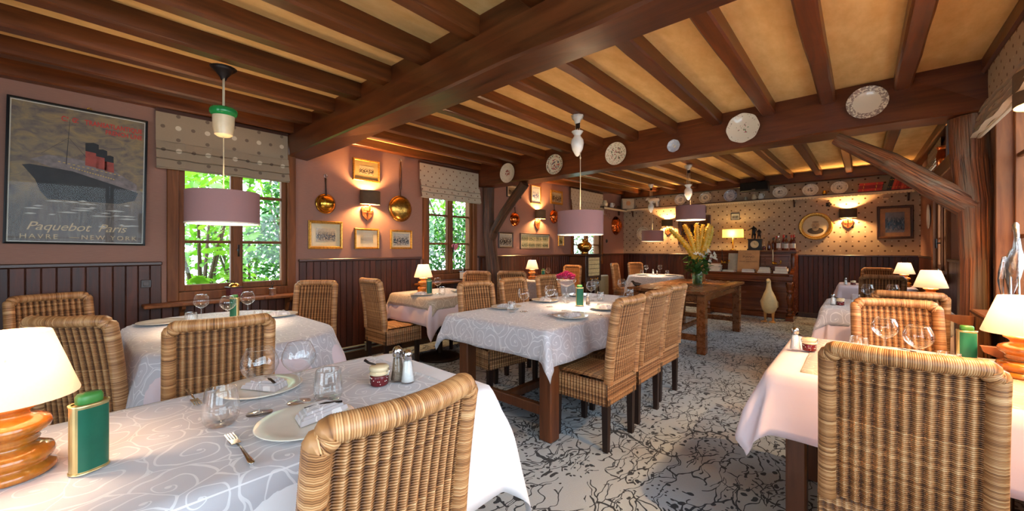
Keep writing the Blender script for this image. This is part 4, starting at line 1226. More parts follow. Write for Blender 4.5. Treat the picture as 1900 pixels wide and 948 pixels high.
# ================================================================== tabletop items
def make_wine_glass(label):
    t = thing('wine_glass', label, 'glass', (0, 0, 0))
    m = MB(); m.lathe([(0, .006), (.012, .005), (.032, .002), (.034, .001), (.034, 0), (0, 0)], 28); m.build('foot', M_['glass'], t)
    m = MB(); m.tube([(0, 0, .004), (0, 0, .012), (0, 0, .03), (0, 0, .085), (0, 0, .095)], [.007, .0045, .0036, .0038, .008], 10, cap=False); m.build('stem', M_['glass'], t)
    m = MB(); pr = [(0, .092), (.012, .094), (.030, .106), (.043, .122), (.049, .138), (.047, .155), (.040, .172), (.034, .185), (.033, .187), (.031, .185)]
    m.lathe(pr, 36); m.build('bowl', M_['glass'], t)
    return t
def make_tumbler(label):
    t = thing('water_tumbler', label, 'glass', (0, 0, 0))
    m = MB(); m.lathe([(0, 0), (.028, 0), (.036, .012), (.039, .028), (.037, .05), (.032, .085), (.031, .087), (.029, .085), (.034, .05), (.036, .03), (.031, .014), (0, .010)], 32); m.build('glass_body', M_['glass'], t)
    return t
def make_plate(label):
    t = thing('dinner_plate', label, 'plate', (0, 0, 0))
    m = MB(); m.lathe([(0, .002), (.07, .002), (.09, .006), (.128, .014), (.132, .017), (.129, .018), (.092, .0105), (.068, .007), (0, .0065)], 44); m.build('china_body', M_['china'], t)
    return t
def make_napkin(label):
    t = thing('folded_napkin', label, 'napkin', (0, 0, 0))
    m = MB(); rr = random.Random(4)
    for k, (sc, dz, rot) in enumerate(((1, 0, 0), (.86, .008, .12), (.66, .016, -.1))):
        poly = [(-.075*sc, -.04*sc), (.075*sc, -.045*sc), (.06*sc, .03*sc), (.0, .06*sc), (-.05*sc, .035*sc)]
        n = len(poly); vs = []; uv = []
        for (x, y) in poly: vs.append((x, y, dz)); uv.append((x, y))
        for (x, y) in poly: vs.append((x*.93, y*.9, dz+.008+(.010 if x > 0 else .004)*sc)); uv.append((x, y))
        vs.append((0, 0, dz+.016)); uv.append((0, 0))
        fs = [(i, (i+1) % n, n+(i+1) % n, n+i) for i in range(n)]+[(n+i, n+(i+1) % n, 2*n) for i in range(n)]
        m.add(vs, fs, 0, .5, uv)
    m.build('cloth_folds', M_['napkin'], t)
    m = MB(); m.tube([(-.03, .02, .026), (.02, -.01, .031), (.06, -.032, .028)], [.004, .006, .005], 8, flat=.5); m.build('knife_handle', M_['iron'], t)
    return t
def make_shaker(label, fill):
    t = thing('salt_shaker' if fill == 'salt' else 'pepper_shaker', label, 'shaker', (0, 0, 0))
    m = MB(); m.lathe([(0, 0), (.021, 0), (.022, .006), (.0175, .03), (.0125, .072), (.012, .075), (0, .075)], 12); m.build('glass_body', M_['glass'], t)
    m = MB(); m.lathe([(0, .004), (.019, .004), (.0158, .03), (.0118, .066), (0, .066)], 12); m.build('contents', M_[fill], t)
    m = MB(); m.lathe([(.0125, .072), (.0145, .074), (.0145, .088), (.0125, .096), (.007, .1015), (0, .103)], 18); m.build('metal_cap', M_['steel'], t)
    return t
def make_jar(label):
    t = thing('preserve_jar', label, 'jar', (0, 0, 0))
    m = MB(); m.lathe([(0, 0), (.026, 0), (.029, .004), (.029, .030), (.027, .034), (0, .034)], 24); m.build('jar_body', M_['jam'], t)
    m = MB(); m.lathe([(.027, .034), (.0305, .036), (.0305, .041), (.026, .043), (.026, .046), (.031, .049), (.031, .058), (.027, .062), (0, .063)], 24); m.build('lid', M_['ceramic_cream'], t)
    m = MB(); rr = random.Random(3)
    for k in range(26):
        a = rr.uniform(0, 6.28); z = rr.uniform(.006, .029); m.ball((.029*math.cos(a), .029*math.sin(a), z), .0016, n=6, m=4)
    m.build('specks', M_['porcelain'], t)
    m = MB()
    for s in (-1, 1):
        m.tube([(s*.027, -.006, .032), (s*.036, 0, .036), (s*.040, 0, .047), (s*.034, .004, .057), (s*.028, .004, .052)], .0018, 6)
    m.tube([(-.031, .0, .045), (0, .031, .045), (.031, 0, .045)], .0015, 6)
    m.build('wire_clip', M_['steel'], t)
    m = MB(); m.tube([(-.015, .0, .062), (-.04, -.004, .067), (-.055, -.006, .075)], [.003, .004, .005], 7); m.build('spoon_handle', M_['iron'], t)
    return t
def make_tin(label):
    t = thing('oil_tin', label, 'tin', (0, 0, 0))
    def oval(a, b_, z, n=28, p=2.6):
        return [(a*math.copysign(abs(math.cos(2*PI*k/n))**(2/p), math.cos(2*PI*k/n)), b_*math.copysign(abs(math.sin(2*PI*k/n))**(2/p), math.sin(2*PI*k/n)), z) for k in range(n)]
    m = MB(); rows = [oval(.0, .0, 0), oval(.033, .022, 0), oval(.033, .022, .152), oval(.0, .0, .152)]; m.grid(rows, closed=True, smooth=False); m.build('tin_body', M_['gold_tin'], t)
    m = MB(); m.grid([oval(.0333, .0223, .006), oval(.0333, .0223, .146)], closed=True)
    keep = [i for i, f in enumerate(m.f) if (i % 28) in (3, 4, 5, 6, 7, 8, 9, 10, 17, 18, 19, 20, 21, 22, 23, 24)]
    m.f = [m.f[i] for i in keep]; m.m = [0]*len(keep); m.sm = [True]*len(keep)
    m.build('green_panel', M_['green_paint'], t)
    for z in (0.001, .152):
        m = MB(); m.grid([oval(.0345, .0235, z-.001), oval(.0345, .0235, z+.003), oval(.030, .019, z+.003)], closed=True)
        m.build('rolled_rim', M_['gold_tin'], t)
    m = MB(); rows = [oval(.022, .0165, .154), oval(.023, .0175, .156), oval(.023, .0175, .170), oval(.020, .015, .176), oval(0, 0, .177)]; m.grid(rows, closed=True); m.build('cap', M_['green_cap'], t)
    return t
def make_fork(label):
    t = thing('table_fork', label, 'fork', (0, 0, 0))
    m = MB(); m.tube([(0, 0, .006), (.04, 0, .010), (.09, 0, .006), (.128, 0, .004), (.138, 0, .004)], [.003, .003, .005, .008, .004], 8, flat=.35, up=(0, 0, 1)); m.build('handle', M_['steel'], t)
    m = MB(); m.box(-.03, -.011, .004, 0, .011, .0065, bev=.001)
    for k in range(4): m.box(-.075, -.0105+k*.006, .0045, -.028, -.0075+k*.006, .0068)
    m.build('tines', M_['steel'], t)
    return t
PR = {'wine': make_wine_glass, 'tumbler': make_tumbler, 'plate': make_plate, 'napkin': make_napkin, 'salt': lambda l: make_shaker(l, 'salt'), 'pepper': lambda l: make_shaker(l, 'pepper'), 'jar': make_jar, 'tin': make_tin, 'fork': make_fork}
GRP = {'wine': 'wine glasses on the tables', 'tumbler': 'water tumblers on the tables', 'plate': 'dinner plates on the tables', 'napkin': 'folded napkins on the plates', 'salt': 'salt shakers', 'pepper': 'pepper shakers', 'jar': 'small clip lid jars', 'tin': 'green and gold oil tins', 'fork': 'table forks'}
proto = {}
def put(kind, label, x, y, rz=0, z=None, s=1.0):
    z = TT if z is None else z
    if kind not in proto: proto[kind] = PR[kind](label); o = proto[kind]; o['group'] = GRP[kind]; o['label'] = label
    else: o = copy_tree(proto[kind]); o['label'] = label
    o.location = (x, y, z); o.rotation_euler = (0, 0, R(rz)); o.scale = (s, s, s)
    return o
ZN = TT+.009
# foreground table
put('plate', 'white dinner plate across the foreground table, farther from camera', 2.80, .45)
put('plate', 'white dinner plate nearest the camera, partly behind the chair back', 3.215, .45)
put('napkin', 'folded napkin on the farther plate of the foreground table', 2.80, .47, 30, ZN)
put('napkin', 'folded napkin on the nearer plate of the foreground table', 3.19, .49, 100, ZN)
put('wine', 'large wine glass on the foreground table, left of the pair', 3.018, .385, 0, None, 1.07)
put('wine', 'large wine glass on the foreground table, right of the pair', 3.015, .50, 0, None, 1.05)
put('tumbler', 'stemless tumbler at the left of the foreground plates', 3.023, .286, 0, None, 1.2)
put('tumbler', 'stemless tumbler at the right of the foreground plates', 3.075, .57, 0, None, 1.2)
put('jar', 'dark red clip lid jar beside the shakers on the foreground table', 3.06, .765, 20, None, 1.15)
put('pepper', 'taller pepper shaker next to the jar on the foreground table', 3.072, .835, 0, None, 1.3)
put('salt', 'salt shaker to the right of the pepper on the foreground table', 3.118, .85, 0, None, 1.22)
put('tin', 'large green and gold oil tin beside the big glowing lamp', 3.078, .025, 116, None, 1.0)
put('fork', 'silver fork lying left of the nearer foreground plate', 3.205, .281, 0)
put('fork', 'silver fork left of the farther foreground plate', 2.74, .27, 180)
# oval table
put('wine', 'wine glass on the oval table, leftmost of three', .95, .60)
put('wine', 'wine glass on the oval table, middle of three', 1.20, .70)
put('wine', 'wine glass on the oval table, right of the green tin', .99, .87)
put('tin', 'small green tin on the oval table below the coffee grinder', .93, .80, 40, None, .95)
put('tumbler', 'tumbler on the oval table at the left of the glasses', 1.10, .52)
put('tumbler', 'tumbler on the oval table near the green tin', 1.20, .88, 0, None, .8)
put('plate', 'dinner plate with napkin at the right of the oval table', 1.10, 1.04)
put('napkin', 'folded napkin on the right plate of the oval table', 1.10, 1.04, 80, ZN)
put('plate', 'dinner plate at the left of the oval table', .86, .40)
# lamp table by the second window
put('tin', 'green tin beside the small lamp by the second window', .79, 2.66, 60)
put('wine', 'wine glass behind the tumbler on the pedestal lamp table', .80, 2.77, 0, None, .95)
put('tumbler', 'tumbler in front of the wine glass on the pedestal lamp table', .93, 2.73)
put('plate', 'dinner plate at the left of the pedestal lamp table', .80, 2.55, 0, None, .95)
put('napkin', 'folded grey napkin on the left plate of the pedestal lamp table', .80, 2.55, 30, ZN)
put('plate', 'dinner plate at the right of the pedestal lamp table', .84, 3.08, 0, None, .9)
put('napkin', 'folded napkin on the right plate of the pedestal lamp table', .84, 3.08, 60, ZN)
put('pepper', 'pepper shaker on the pedestal lamp table', 1.07, 2.98)
put('salt', 'salt shaker on the pedestal lamp table', 1.09, 3.03)
# long centre table
DP = [(2.13, 2.48, 'nearest on the window side'), (2.80, 2.46, 'nearest on the aisle side'), (2.11, 3.06, 'middle on the window side'), (2.79, 3.0, 'middle on the aisle side'), (2.11, 3.66, 'farthest on the window side'), (2.78, 3.48, 'farthest on the aisle side')]
for k, (x, y, w) in enumerate(DP):
    put('plate', 'white dinner plate of the long table, '+w, x, y)
    put('napkin', 'folded napkin on a long table plate, '+w, x, y, 20+67*k, ZN)
put('wine', 'wine glass nearest the front left of the long table', 2.36, 2.44)
put('wine', 'wine glass in front of the pink flowers, nearest the camera', 2.62, 2.47, 0, None, 1.05)
put('wine', 'wine glass just left of the pink flowers on the long table', 2.36, 2.80)
put('wine', 'wine glass right of the green tin on the long table', 2.42, 3.40)
put('wine', 'wine glass behind another, right of the green tin on the long table', 2.28, 3.72)
put('wine', 'wine glass at the far end of the long table', 2.50, 3.90)
put('tumbler', 'short tumbler at the front left of the long table', 2.30, 2.36)
put('tumbler', 'tumbler at the far end of the long table', 2.58, 3.93)
put('tumbler', 'tumbler beside the pepper shaker on the long table', 2.49, 3.46)
put('tumbler', 'tumbler behind the pink flower glass', 2.30, 3.14)
put('tin', 'green and gold tin in the middle of the long table', 2.52, 3.03, 40, None, 1.05)
put('pepper', 'brown pepper shaker right of the tin on the long table', 2.545, 3.13)
put('fork', 'fork lying beside the aisle plate of the long table', 2.80, 2.68, 0)
# back corner table
put('wine', 'wine glass on the back corner table, left one', 1.20, 7.62)
put('wine', 'wine glass on the back corner table, right one', 1.40, 7.82)
put('salt', 'salt shaker on the back corner table', 1.35, 7.60, 0, None, 1.1)
put('pepper', 'pepper shaker on the back corner table', 1.42, 7.62, 0, None, .9)
put('tumbler', 'tumbler at the left of the back corner table', 1.13, 7.58)
put('tumbler', 'tumbler at the right of the back corner table', 1.55, 7.80)
put('plate', 'dinner plate at the left of the back corner table', 1.20, 7.42)
put('plate', 'dinner plate at the right of the back corner table', 1.66, 7.66)
# table behind the left post
put('tin', 'tin beside the lamp behind the long table', .42, 5.26, 30)
put('wine', 'wine glass beside the lamp behind the long table', .40, 5.42)
# right foreground table
put('salt', 'tall salt shaker at the corner of the right foreground table', 4.16, 2.42, 0, TT+.002, 1.1)
put('jar', 'dark red jar at the corner of the right foreground table', 4.215, 2.44, -30, TT+.003)
put('wine', 'brandy shaped wine glass on the right table, left of the pair', 4.49, 2.50, 0, TT+.003, 1.0)
put('wine', 'brandy shaped wine glass on the right table, right of the pair', 4.585, 2.33, 0, TT+.003, 1.0)
put('tumbler', 'tumbler on the right foreground table behind the chair rail, left', 4.40, 2.50, 0, TT+.003)
put('tumbler', 'tumbler on the right foreground table, beside the green tin', 4.67, 2.33, 0, TT+.003, 1.05)
put('tin', 'green tin in front of the lamp at the right edge', 4.755, 2.62, 10, TT+.003, .95)
put('plate', 'white dinner plate on the right foreground table behind the glasses', 4.53, 2.58, 0, TT+.003)
put('napkin', 'rolled napkin on the plate of the right foreground table', 4.53, 2.57, 10, TT+.012)
# second and third right tables
put('salt', 'salt shaker on the second right hand table', 4.215, 4.60)
put('jar', 'red jar on the second right hand table', 4.265, 4.63, 40)
put('wine', 'wine glass on the second right hand table, left one', 4.45, 4.82)
put('wine', 'wine glass on the second right hand table, right one', 4.62, 4.92)
put('tumbler', 'tumbler on the second right hand table', 4.37, 4.86)
put('salt', 'salt shaker on the third right hand table near the back', 4.24, 7.30)
put('jar', 'red jar on the third right hand table near the back', 4.32, 7.34, 60)

# pink flowers in a stemmed glass
t = thing('flower_coupe', 'tall stemmed glass bowl with hot pink flowers on the long table', 'vase', (2.60, 2.70, TT))
m = MB(); m.lathe([(0, .006), (.04, .003), (.045, 0), (0, 0)], 28); m.tube([(0, 0, .004), (0, 0, .02), (0, 0, .18), (0, 0, .205)], [.01, .005, .005, .012], 10); m.build('stem', M_['glass'], t)
m = MB(); m.lathe([(0, .2), (.02, .203), (.05, .215), (.075, .235), (.085, .26), (.083, .262)], 32); m.build('bowl', M_['glass'], t)
rr = random.Random(5)
for k in range(15):
    a = k*2.4; q = math.sqrt(k/15.0)*.068
    c = Vector((q*math.cos(a), q*math.sin(a), .272+.035*(1-q/.075)))
    m = MB(); m.ball(tuple(c), .022, .022, .018, 14, 9, 0, .12)
    m.v = [tuple(c+(Vector(v)-c)*(1+.22*math.sin(5*math.atan2(v[1]-c.y, v[0]-c.x)+60*(v[2]-c.z)+k)*math.cos(130*(v[2]-c.z)))) for v in m.v]
    for ring, (n, rad, el) in enumerate(((5, .018, 1.2), (6, .026, .75), (7, .032, .3))):
        for j in range(n):
            b = 2*PI*j/n+ring*.5+k
            d = Vector((math.cos(b)*math.cos(el), math.sin(b)*math.cos(el), math.sin(el))); s = Vector((-math.sin(b), math.cos(b), 0))
            w = rad*.62
            m.add([tuple(c), tuple(c+d*rad*.6+s*w), tuple(c+d*rad*1.15+Vector((0, 0, .003))), tuple(c+d*rad*.6-s*w)], [(0, 1, 2, 3)], 0, [.05, .5+.3*rr.random(), .95, .4+.3*rr.random()])
    m.build('blossom', M_['flower_pink'], t)

# vase of lilies and yellow foxtail spikes on the oak table
VX, VY, VZ = 2.655, 5.955, .764
t = thing('flower_vase', 'glass vase with lilies, green leaves and tall yellow flower spikes', 'vase', (VX, VY, VZ))
m = MB(); m.lathe([(0, .004), (.062, .004), (.064, .0), (.066, .006), (.072, .12), (.078, .25), (.075, .25), (.069, .12), (.062, .012), (0, .012)], 32, lobes=16, lobe_amp=.015); m.build('glass_body', M_['glass_green'], t)
m = MB(); m.lathe([(0, .013), (.061, .013), (.070, .18), (0, .18)], 24); m.build('water', M_['glass_green'], t)
for k in range(22):
    a = k*2.39; q = .05*math.sqrt((k+1)/22)
    m = MB(); m.tube([(q*.9*math.cos(a+2), q*.9*math.sin(a+2), .02), (q*.5*math.cos(a), q*.5*math.sin(a), .22), (q*1.9*math.cos(a), q*1.9*math.sin(a), .36)], .0042, 6); m.build('stem', M_['stem'], t)
rr = random.Random(8)
m = MB(); out = [(0, 0), (.17, .3), (.2, .55), (.1, .85), (0, 1.0), (-.1, .85), (-.2, .55), (-.17, .3)]
for k in range(150):
    a = rr.uniform(0, 6.28); q = rr.uniform(.3, 1); h = rr.uniform(.17, .40)
    p = Vector((.13*q*math.cos(a), .13*q*math.sin(a), h)); k_ = rr.uniform(.06, .11)
    e = Matrix.Rotation(a-PI/2+rr.uniform(-.7, .7), 3, 'Z') @ Matrix.Rotation(rr.uniform(-1.0, .8), 3, 'X') @ Matrix.Rotation(rr.uniform(-.6, .6), 3, 'Y')
    vs = [tuple(p+e @ Vector((x*k_*1.1, y*k_, -.2*k_*y*y+.08*k_*(1-abs(x)*4)))) for x, y in out]
    m.add(vs, [(0, 1, 2), (0, 2, 6), (0, 6, 7), (2, 3, 5), (2, 5, 6), (3, 4, 5)], 0, min(1, max(.001, rr.gauss(.45, .25))))
m.build('foliage', M_['bouquet_leaf'], t, kind='stuff')
for (dx, dz, hh, ax) in ((-.02, .39, .05, .2), (.08, .44, .06, .9), (.06, .40, .055, .6), (.12, .37, .06, 1.0), (.16, .36, .07, 1.3), (.03, .36, .045, .3), (-.06, .40, .045, -.5), (.10, .31, .05, 1.1), (.17, .41, .045, 1.0)):
    ca, sa = math.cos(R(41.75)), math.sin(R(41.75))
    c = Vector((dx*ca+.10*sa, dx*sa-.10*ca, dz+.02)); ax_v = Vector((math.sin(ax)*ca+.35*sa, math.sin(ax)*sa-.35*ca, math.cos(ax))).normalized()
    m = MB(); u = ax_v.orthogonal().normalized(); w = ax_v.cross(u)
    for j in range(6):
        b = 2*PI*j/6; d = u*math.cos(b)+w*math.sin(b); s = ax_v.cross(d)
        pts = [c, c+ax_v*hh*.5+d*hh*.25+s*hh*.18, c+ax_v*hh*.8+d*hh*.7+s*hh*.16, c+ax_v*hh*.75+d*hh*1.1, c+ax_v*hh*.8+d*hh*.7-s*hh*.16, c+ax_v*hh*.5+d*hh*.25-s*hh*.18]
        m.add([tuple(q) for q in pts], [(0, 1, 2), (0, 2, 4), (2, 3, 4), (0, 4, 5)], 0, .5)
    m.build('lily', M_['lily'], t)
ca, sa = math.cos(R(41.75)), math.sin(R(41.75))
for (ex, ez, bend, r0) in ((-.42, .80, .10, .040), (-.20, .86, .04, .036), (-.02, .88, .0, .034), (.07, .86, .0, .026), (.16, .87, .06, .042), (.20, .84, .11, .036)):
    m = MB(); P = []; Rr = []; N = 60
    for i in range(N+1):
        f = i/N; x = ex*(.1+.9*f**1.25)+bend*.4*math.sin(PI*f); z = .30+(ez-.30)*f
        P.append((x*ca+.02*sa*f, x*sa-.02*ca*f, z)); Rr.append(.78*r0*min(1, .35+f*2.6)*(1-.75*max(0, (f-.82)/.18)**2)*(1+.16*((i % 2)*2-1)))
    m.tube(P, Rr, 11)
    vs = []
    for i, v in enumerate(m.v):
        q = 1 if (i*7919 % 13) > 5 else -.6
        c = Vector(P[min(N, i//11)]); d = Vector(v)-c
        vs.append(tuple(c+d*(1+.26*q)))
    m.v = vs
    m.t = [max(.001, (i//11)/N*.9) for i in range(len(m.v))]
    for q in range(260):
        f = rr.random()**.8; i = int(f*N); an = rr.uniform(0, 6.28); r_ = Rr[i]
        d = (Vector(P[min(N, i+1)])-Vector(P[max(0, i-1)])).normalized(); a_ = d.orthogonal().normalized(); b_ = d.cross(a_)
        o_ = a_*math.cos(an)+b_*math.sin(an); s_ = d.cross(o_); c_ = Vector(P[i])+o_*r_*.9; k_ = .013*rr.uniform(.7, 1.3)
        m.add([tuple(c_), tuple(c_+o_*k_*.8+s_*k_*.5), tuple(c_+o_*k_*1.3+d*k_*.6), tuple(c_+o_*k_*.8-s_*k_*.5)], [(0, 1, 2, 3)], 0, min(1, max(.001, f*.8+rr.uniform(-.1, .2))))
    m.build('flower_spike', M_['spike'], t)

# little carved wooden bird on the oak table
t = thing('carved_bird', 'small dark carved wooden bird at the left end of the oak table', 'figurine', (2.16, 5.05, .763), 200)
m = MB(); m.tube([(-.05, 0, .045), (-.02, 0, .035), (.02, 0, .033), (.045, 0, .05), (.055, 0, .068), (.065, 0, .07), (.085, 0, .066)], [.004, .022, .028, .018, .015, .012, .003], 10); m.build('body', M_['dark_wood'], t)
m = MB(); m.lathe([(0, 0), (.02, 0), (.014, .014), (0, .016)], 12); m.build('foot', M_['lamp_wood'], t)

# ================================================================== pictures on the walls
def picture(label, wall, a0, a1, z0, z1, fw, frame, matm, mw, img, depth=.022, glass=True, tilt=0.0, group=None, name='framed_picture', pos=None):
    """wall 'left' (x=0, facing +x) or 'back' (y=YB, facing -y) or 'right'"""
    w = a1-a0; h = z1-z0
    loc = {'left': (0, (a0+a1)/2, (z0+z1)/2), 'back': ((a0+a1)/2, YB, (z0+z1)/2)}[wall]
    t = thing(name, label, 'picture', loc, group=group)
    t.rotation_euler = (0, tilt, R(90)) if False else ((0, 0, R(90)) if wall == 'left' else (0, 0, 0))
    if tilt: t.rotation_euler = (Matrix.Rotation(R(90), 4, 'Z') @ Matrix.Rotation(R(tilt), 4, 'Y')).to_euler()
    # local: x along the wall (rightwards as seen), -y into the room, z up
    X, Z = w/2, h/2
    m = MB()
    prof = [(0, 0), (0, -depth*.7), (fw*.25, -depth), (fw*.6, -depth*.85), (fw*.8, -depth*.9), (fw, -depth*.55), (fw, 0)]
    rows = []
    for (sx, sz) in ((-1, -1), (1, -1), (1, 1), (-1, 1), (-1, -1)):
        rows.append([(sx*(X-q), d, sz*(Z-q)) for q, d in prof])
    m.grid(rows, smooth=False); m.build('frame', frame, t)
    d0 = -depth*.3
    if mw > 0:
        m = MB(); m.box(-X+fw, d0, -Z+fw, X-fw, d0+.003, Z-fw); m.build('mat_board', matm, t)
    q = fw+mw
    m = MB(); m.add([(-X+q, d0-.0015, -Z+q), (X-q, d0-.0015, -Z+q), (X-q, d0-.0015, Z-q), (-X+q, d0-.0015, Z-q)], [(0, 1, 2, 3)], 0, .5, [(0, 0), (1, 0), (1, 1), (0, 1)]); m.build('print', img, t)
    if glass:
        m = MB(); m.add([(-X+fw*.9, -depth*.5, -Z+fw*.9), (X-fw*.9, -depth*.5, -Z+fw*.9), (X-fw*.9, -depth*.5, Z-fw*.9), (-X+fw*.9, -depth*.5, Z-fw*.9)], [(0, 1, 2, 3)]); m.build('glass', M_['picture_glass'], t)
    return t
sep = (rgb(38, 28, 20), rgb(206, 180, 138))
picture('gilt framed photograph highest on the wall above the lit sconce', 'left', 2.16, 2.50, 2.075, 2.335, .024, M_['gold_frame'], M_['mat_gold'], .055, photo_mat('photo landscape', 1, *sep))
picture('largest of three gilt photographs in a row, group in a courtyard', 'left', 1.67, 2.04, 1.27, 1.578, .03, M_['gold_frame'], M_['mat_board'], .052, photo_mat('photo group', 2, *sep))
picture('middle of three gilt photographs in a row, small pale view', 'left', 2.18, 2.49, 1.27, 1.515, .024, M_['gold_frame'], M_['mat_board'], .052, photo_mat('photo view', 3, rgb(90, 76, 50), rgb(206, 186, 140), .4))
picture('rightmost of three gilt photographs in a row, white dressed group', 'left', 2.645, 2.96, 1.27, 1.512, .024, M_['gold_frame'], M_['mat_board'], .02, photo_mat('photo wedding', 4, rgb(30, 24, 20), rgb(216, 204, 184), .6))
picture('small dark framed picture half hidden behind the curved brace', 'left', 4.80, 5.16, 2.14, 2.35, .014, M_['black'], M_['mat_board'], .03, photo_mat('photo hidden', 5, *sep))
picture('narrow tall framed print on white above the sconce past the post', 'left', 5.44, 5.72, 2.09, 2.415, .014, M_['gold_frame'], M_['paper'], .03, photo_mat('print blue', 6, rgb(70, 84, 130), rgb(236, 232, 222), .5, 6))
picture('ornate gilt framed small landscape left of the yellow blind', 'left', 6.03, 6.43, 2.13, 2.40, .045, M_['gold_frame'], M_['mat_board'], .0, photo_mat('painting trees', 7, rgb(70, 52, 36), rgb(226, 206, 160), .6))
picture('brown framed photograph of animals low beside the left post', 'left', 4.60, 4.96, 1.285, 1.55, .026, M_['brown_frame'], M_['mat_board'], .01, photo_mat('photo cattle', 8, rgb(40, 30, 26), rgb(222, 208, 184), .6))
tp = picture('wide frame with rows of old postcards right of the post', 'left', 5.14, 6.0, 1.265, 1.55, .016, M_['brown_frame'], M_['mat_board'], .012, M_['mat_board'])
for r in range(2):
    for c in range(4):
        m = MB(); x0 = -.39+c*.196; z0 = -.112+r*.114
        m.add([(x0, -.0095, z0), (x0+.185, -.0095, z0), (x0+.185, -.0095, z0+.105), (x0, -.0095, z0+.105)], [(0, 1, 2, 3)], 0, .5, [(0, 0), (1, 0), (1, 1), (0, 1)])
        m.build('postcard', photo_mat('postcard %d' % (r*4+c), 20+r*4+c, rgb(60, 66, 48), rgb(206, 200, 160), .45, 5), tp)
picture('small gilt frame with yellow picture left of the brass vase', 'left', 6.28, 6.46, 1.33, 1.53, .018, M_['gold_frame'], M_['mat_board'], .02, photo_mat('small yellow', 9, rgb(90, 60, 20), rgb(236, 206, 120), .5, 4))
picture('dark framed painting of a figure behind the yellow flower spikes', 'back', 1.32, 2.0, 1.375, 2.0, .07, M_['brown_frame'], M_['dark_wood'], .0, photo_mat('dark portrait', 10, rgb(24, 14, 10), rgb(120, 72, 40), .9, 3), glass=False)
picture('tiny black edged photograph above the yellow lamp', 'back', 2.385, 2.545, 1.87, 2.0, .008, M_['black'], M_['paper'], .012, photo_mat('photo ship', 11, rgb(40, 40, 40), rgb(226, 220, 206), .6))
picture('brown framed dark engraving at the right of the back wall', 'back', 4.60, 5.04, 1.44, 1.988, .04, M_['brown_frame'], plain('tan mat board', rgb(176, 132, 96), .8), .065, photo_mat('engraving', 12, rgb(26, 22, 22), rgb(150, 130, 112), .6, 6))
# round portrait
t = thing('oval_portrait', 'round gilt framed portrait of a bearded face on spotted wallpaper', 'picture', (3.775, YB, 1.69))
MR = Matrix.Rotation(R(90), 3, 'X')
m = MB(); m.lathe([(.19, 0), (.19, .012), (.20, .02), (.215, .018), (.235, .03), (.25, .022), (.252, 0)], 44, M=MR); m.build('frame', M_['gold_frame'], t)
m = MB(); m.lathe([(0, .008), (.192, .008)], 40, M=MR); m.build('mat_board', M_['mat_board'], t)
m = MB(); skin = 0
def ell(cx, cz, rx, rz, d, mi, n=20): m.add([(cx+rx*math.cos(2*PI*k/n), -d, cz+rz*math.sin(2*PI*k/n)) for k in range(n)], [tuple(range(n))], mi)
ell(0, -.085, .12, .06, .0095, 0); ell(0, .015, .058, .075, .0105, 1); ell(0, -.04, .05, .045, .011, 2); ell(0, .078, .05, .018, .0112, 2)
ell(-.022, .022, .008, .005, .0116, 0); ell(.022, .022, .008, .005, .0116, 0); ell(0, -.002, .006, .014, .0116, 3); ell(0, -.028, .016, .004, .0118, 0)
m.build('print', [plain('ink grey', rgb(70, 58, 46), .7), plain('sepia face', rgb(196, 160, 116), .7), plain('sepia beard', rgb(168, 142, 108), .7), plain('sepia shade', rgb(160, 124, 84), .7)], t)

# ship poster: a plain generic liner in its own composition, with the lettering of the photograph
t = thing('ship_poster', 'large black framed poster of an ocean liner under red lettering', 'picture', (0.004, .045, 1.815))
t.rotation_euler = (Matrix.Rotation(R(90), 4, 'Z') @ Matrix.Rotation(R(1.0), 4, 'Y')).to_euler()
X, Z = .357, .512
m = MB(); rows = []
prof = [(0, 0), (0, -.03), (.008, -.033), (.014, -.03), (.014, -.004)]
for (sx, sz) in ((-1, -1), (1, -1), (1, 1), (-1, 1), (-1, -1)): rows.append([(sx*(X-q), d, sz*(Z-q)) for q, d in prof])
m.grid(rows, smooth=False); m.build('frame', M_['black'], t)
m = MB(); m.box(-X+.01, -.010, -Z+.01, X-.01, -.003, Z-.01); m.build('white_border', M_['paper'], t)
n = NT('painted sea and sky'); tc = n.new('TexCoord'); sp = n.new('SeparateXYZ'); n.t.links.new(tc.outputs['UV'], sp.inputs[0])
f = n.noise(n.vmath('MULTIPLY', tc.outputs['UV'], (3, 7, 1)), 2.2, 5, .6, 1.2)
sky = n.ramp(f, [(.3, rgb(84, 72, 70)), (.5, rgb(124, 104, 78)), (.7, rgb(150, 124, 76))])
sea = n.ramp(n.noise(n.vmath('MULTIPLY', tc.outputs['UV'], (16, 3, 1)), 2.4, 5, .65, 1.5), [(.3, rgb(50, 48, 44)), (.55, rgb(96, 80, 66)), (.75, rgb(128, 120, 114))])
n.P(col=n.mix(n.ramp(sp.outputs[1], [(.25, (1, 1, 1, 1)), (.42, (0, 0, 0, 1))]), sky, sea), rough=.5)
m = MB(); q = .02; m.add([(-X+q, -.0115, -Z+q), (X-q, -.0115, -Z+q), (X-q, -.0115, Z-q), (-X+q, -.0115, Z-q)], [(0, 1, 2, 3)], 0, .5, [(0, 0), (1, 0), (1, 1), (0, 1)]); m.build('print', n.mat, t)
cH = plain('ink hull', rgb(44, 42, 42), .6, 0, .3, 9); cS = plain('ink superstructure', rgb(120, 108, 104), .6, 0, .3, 30); cR = plain('ink funnel red', rgb(150, 60, 46), .6, 0, .3, 20); cK = plain('ink black', rgb(24, 22, 22), .6); cW = plain('ink foam', rgb(176, 166, 152), .6, 0, .2, 20); cY = plain('ink lights', rgb(196, 160, 84), .6)
m = MB()
def poly(pts, d, mi): m.add([(x, -d, z) for x, z in pts], [tuple(range(len(pts)))], mi)
poly([(-.25, .09), (-.17, .135), (-.03, .13), (.13, .10), (.30, -.02), (.30, -.10), (.08, -.06), (-.16, .05)], .0119, 1)
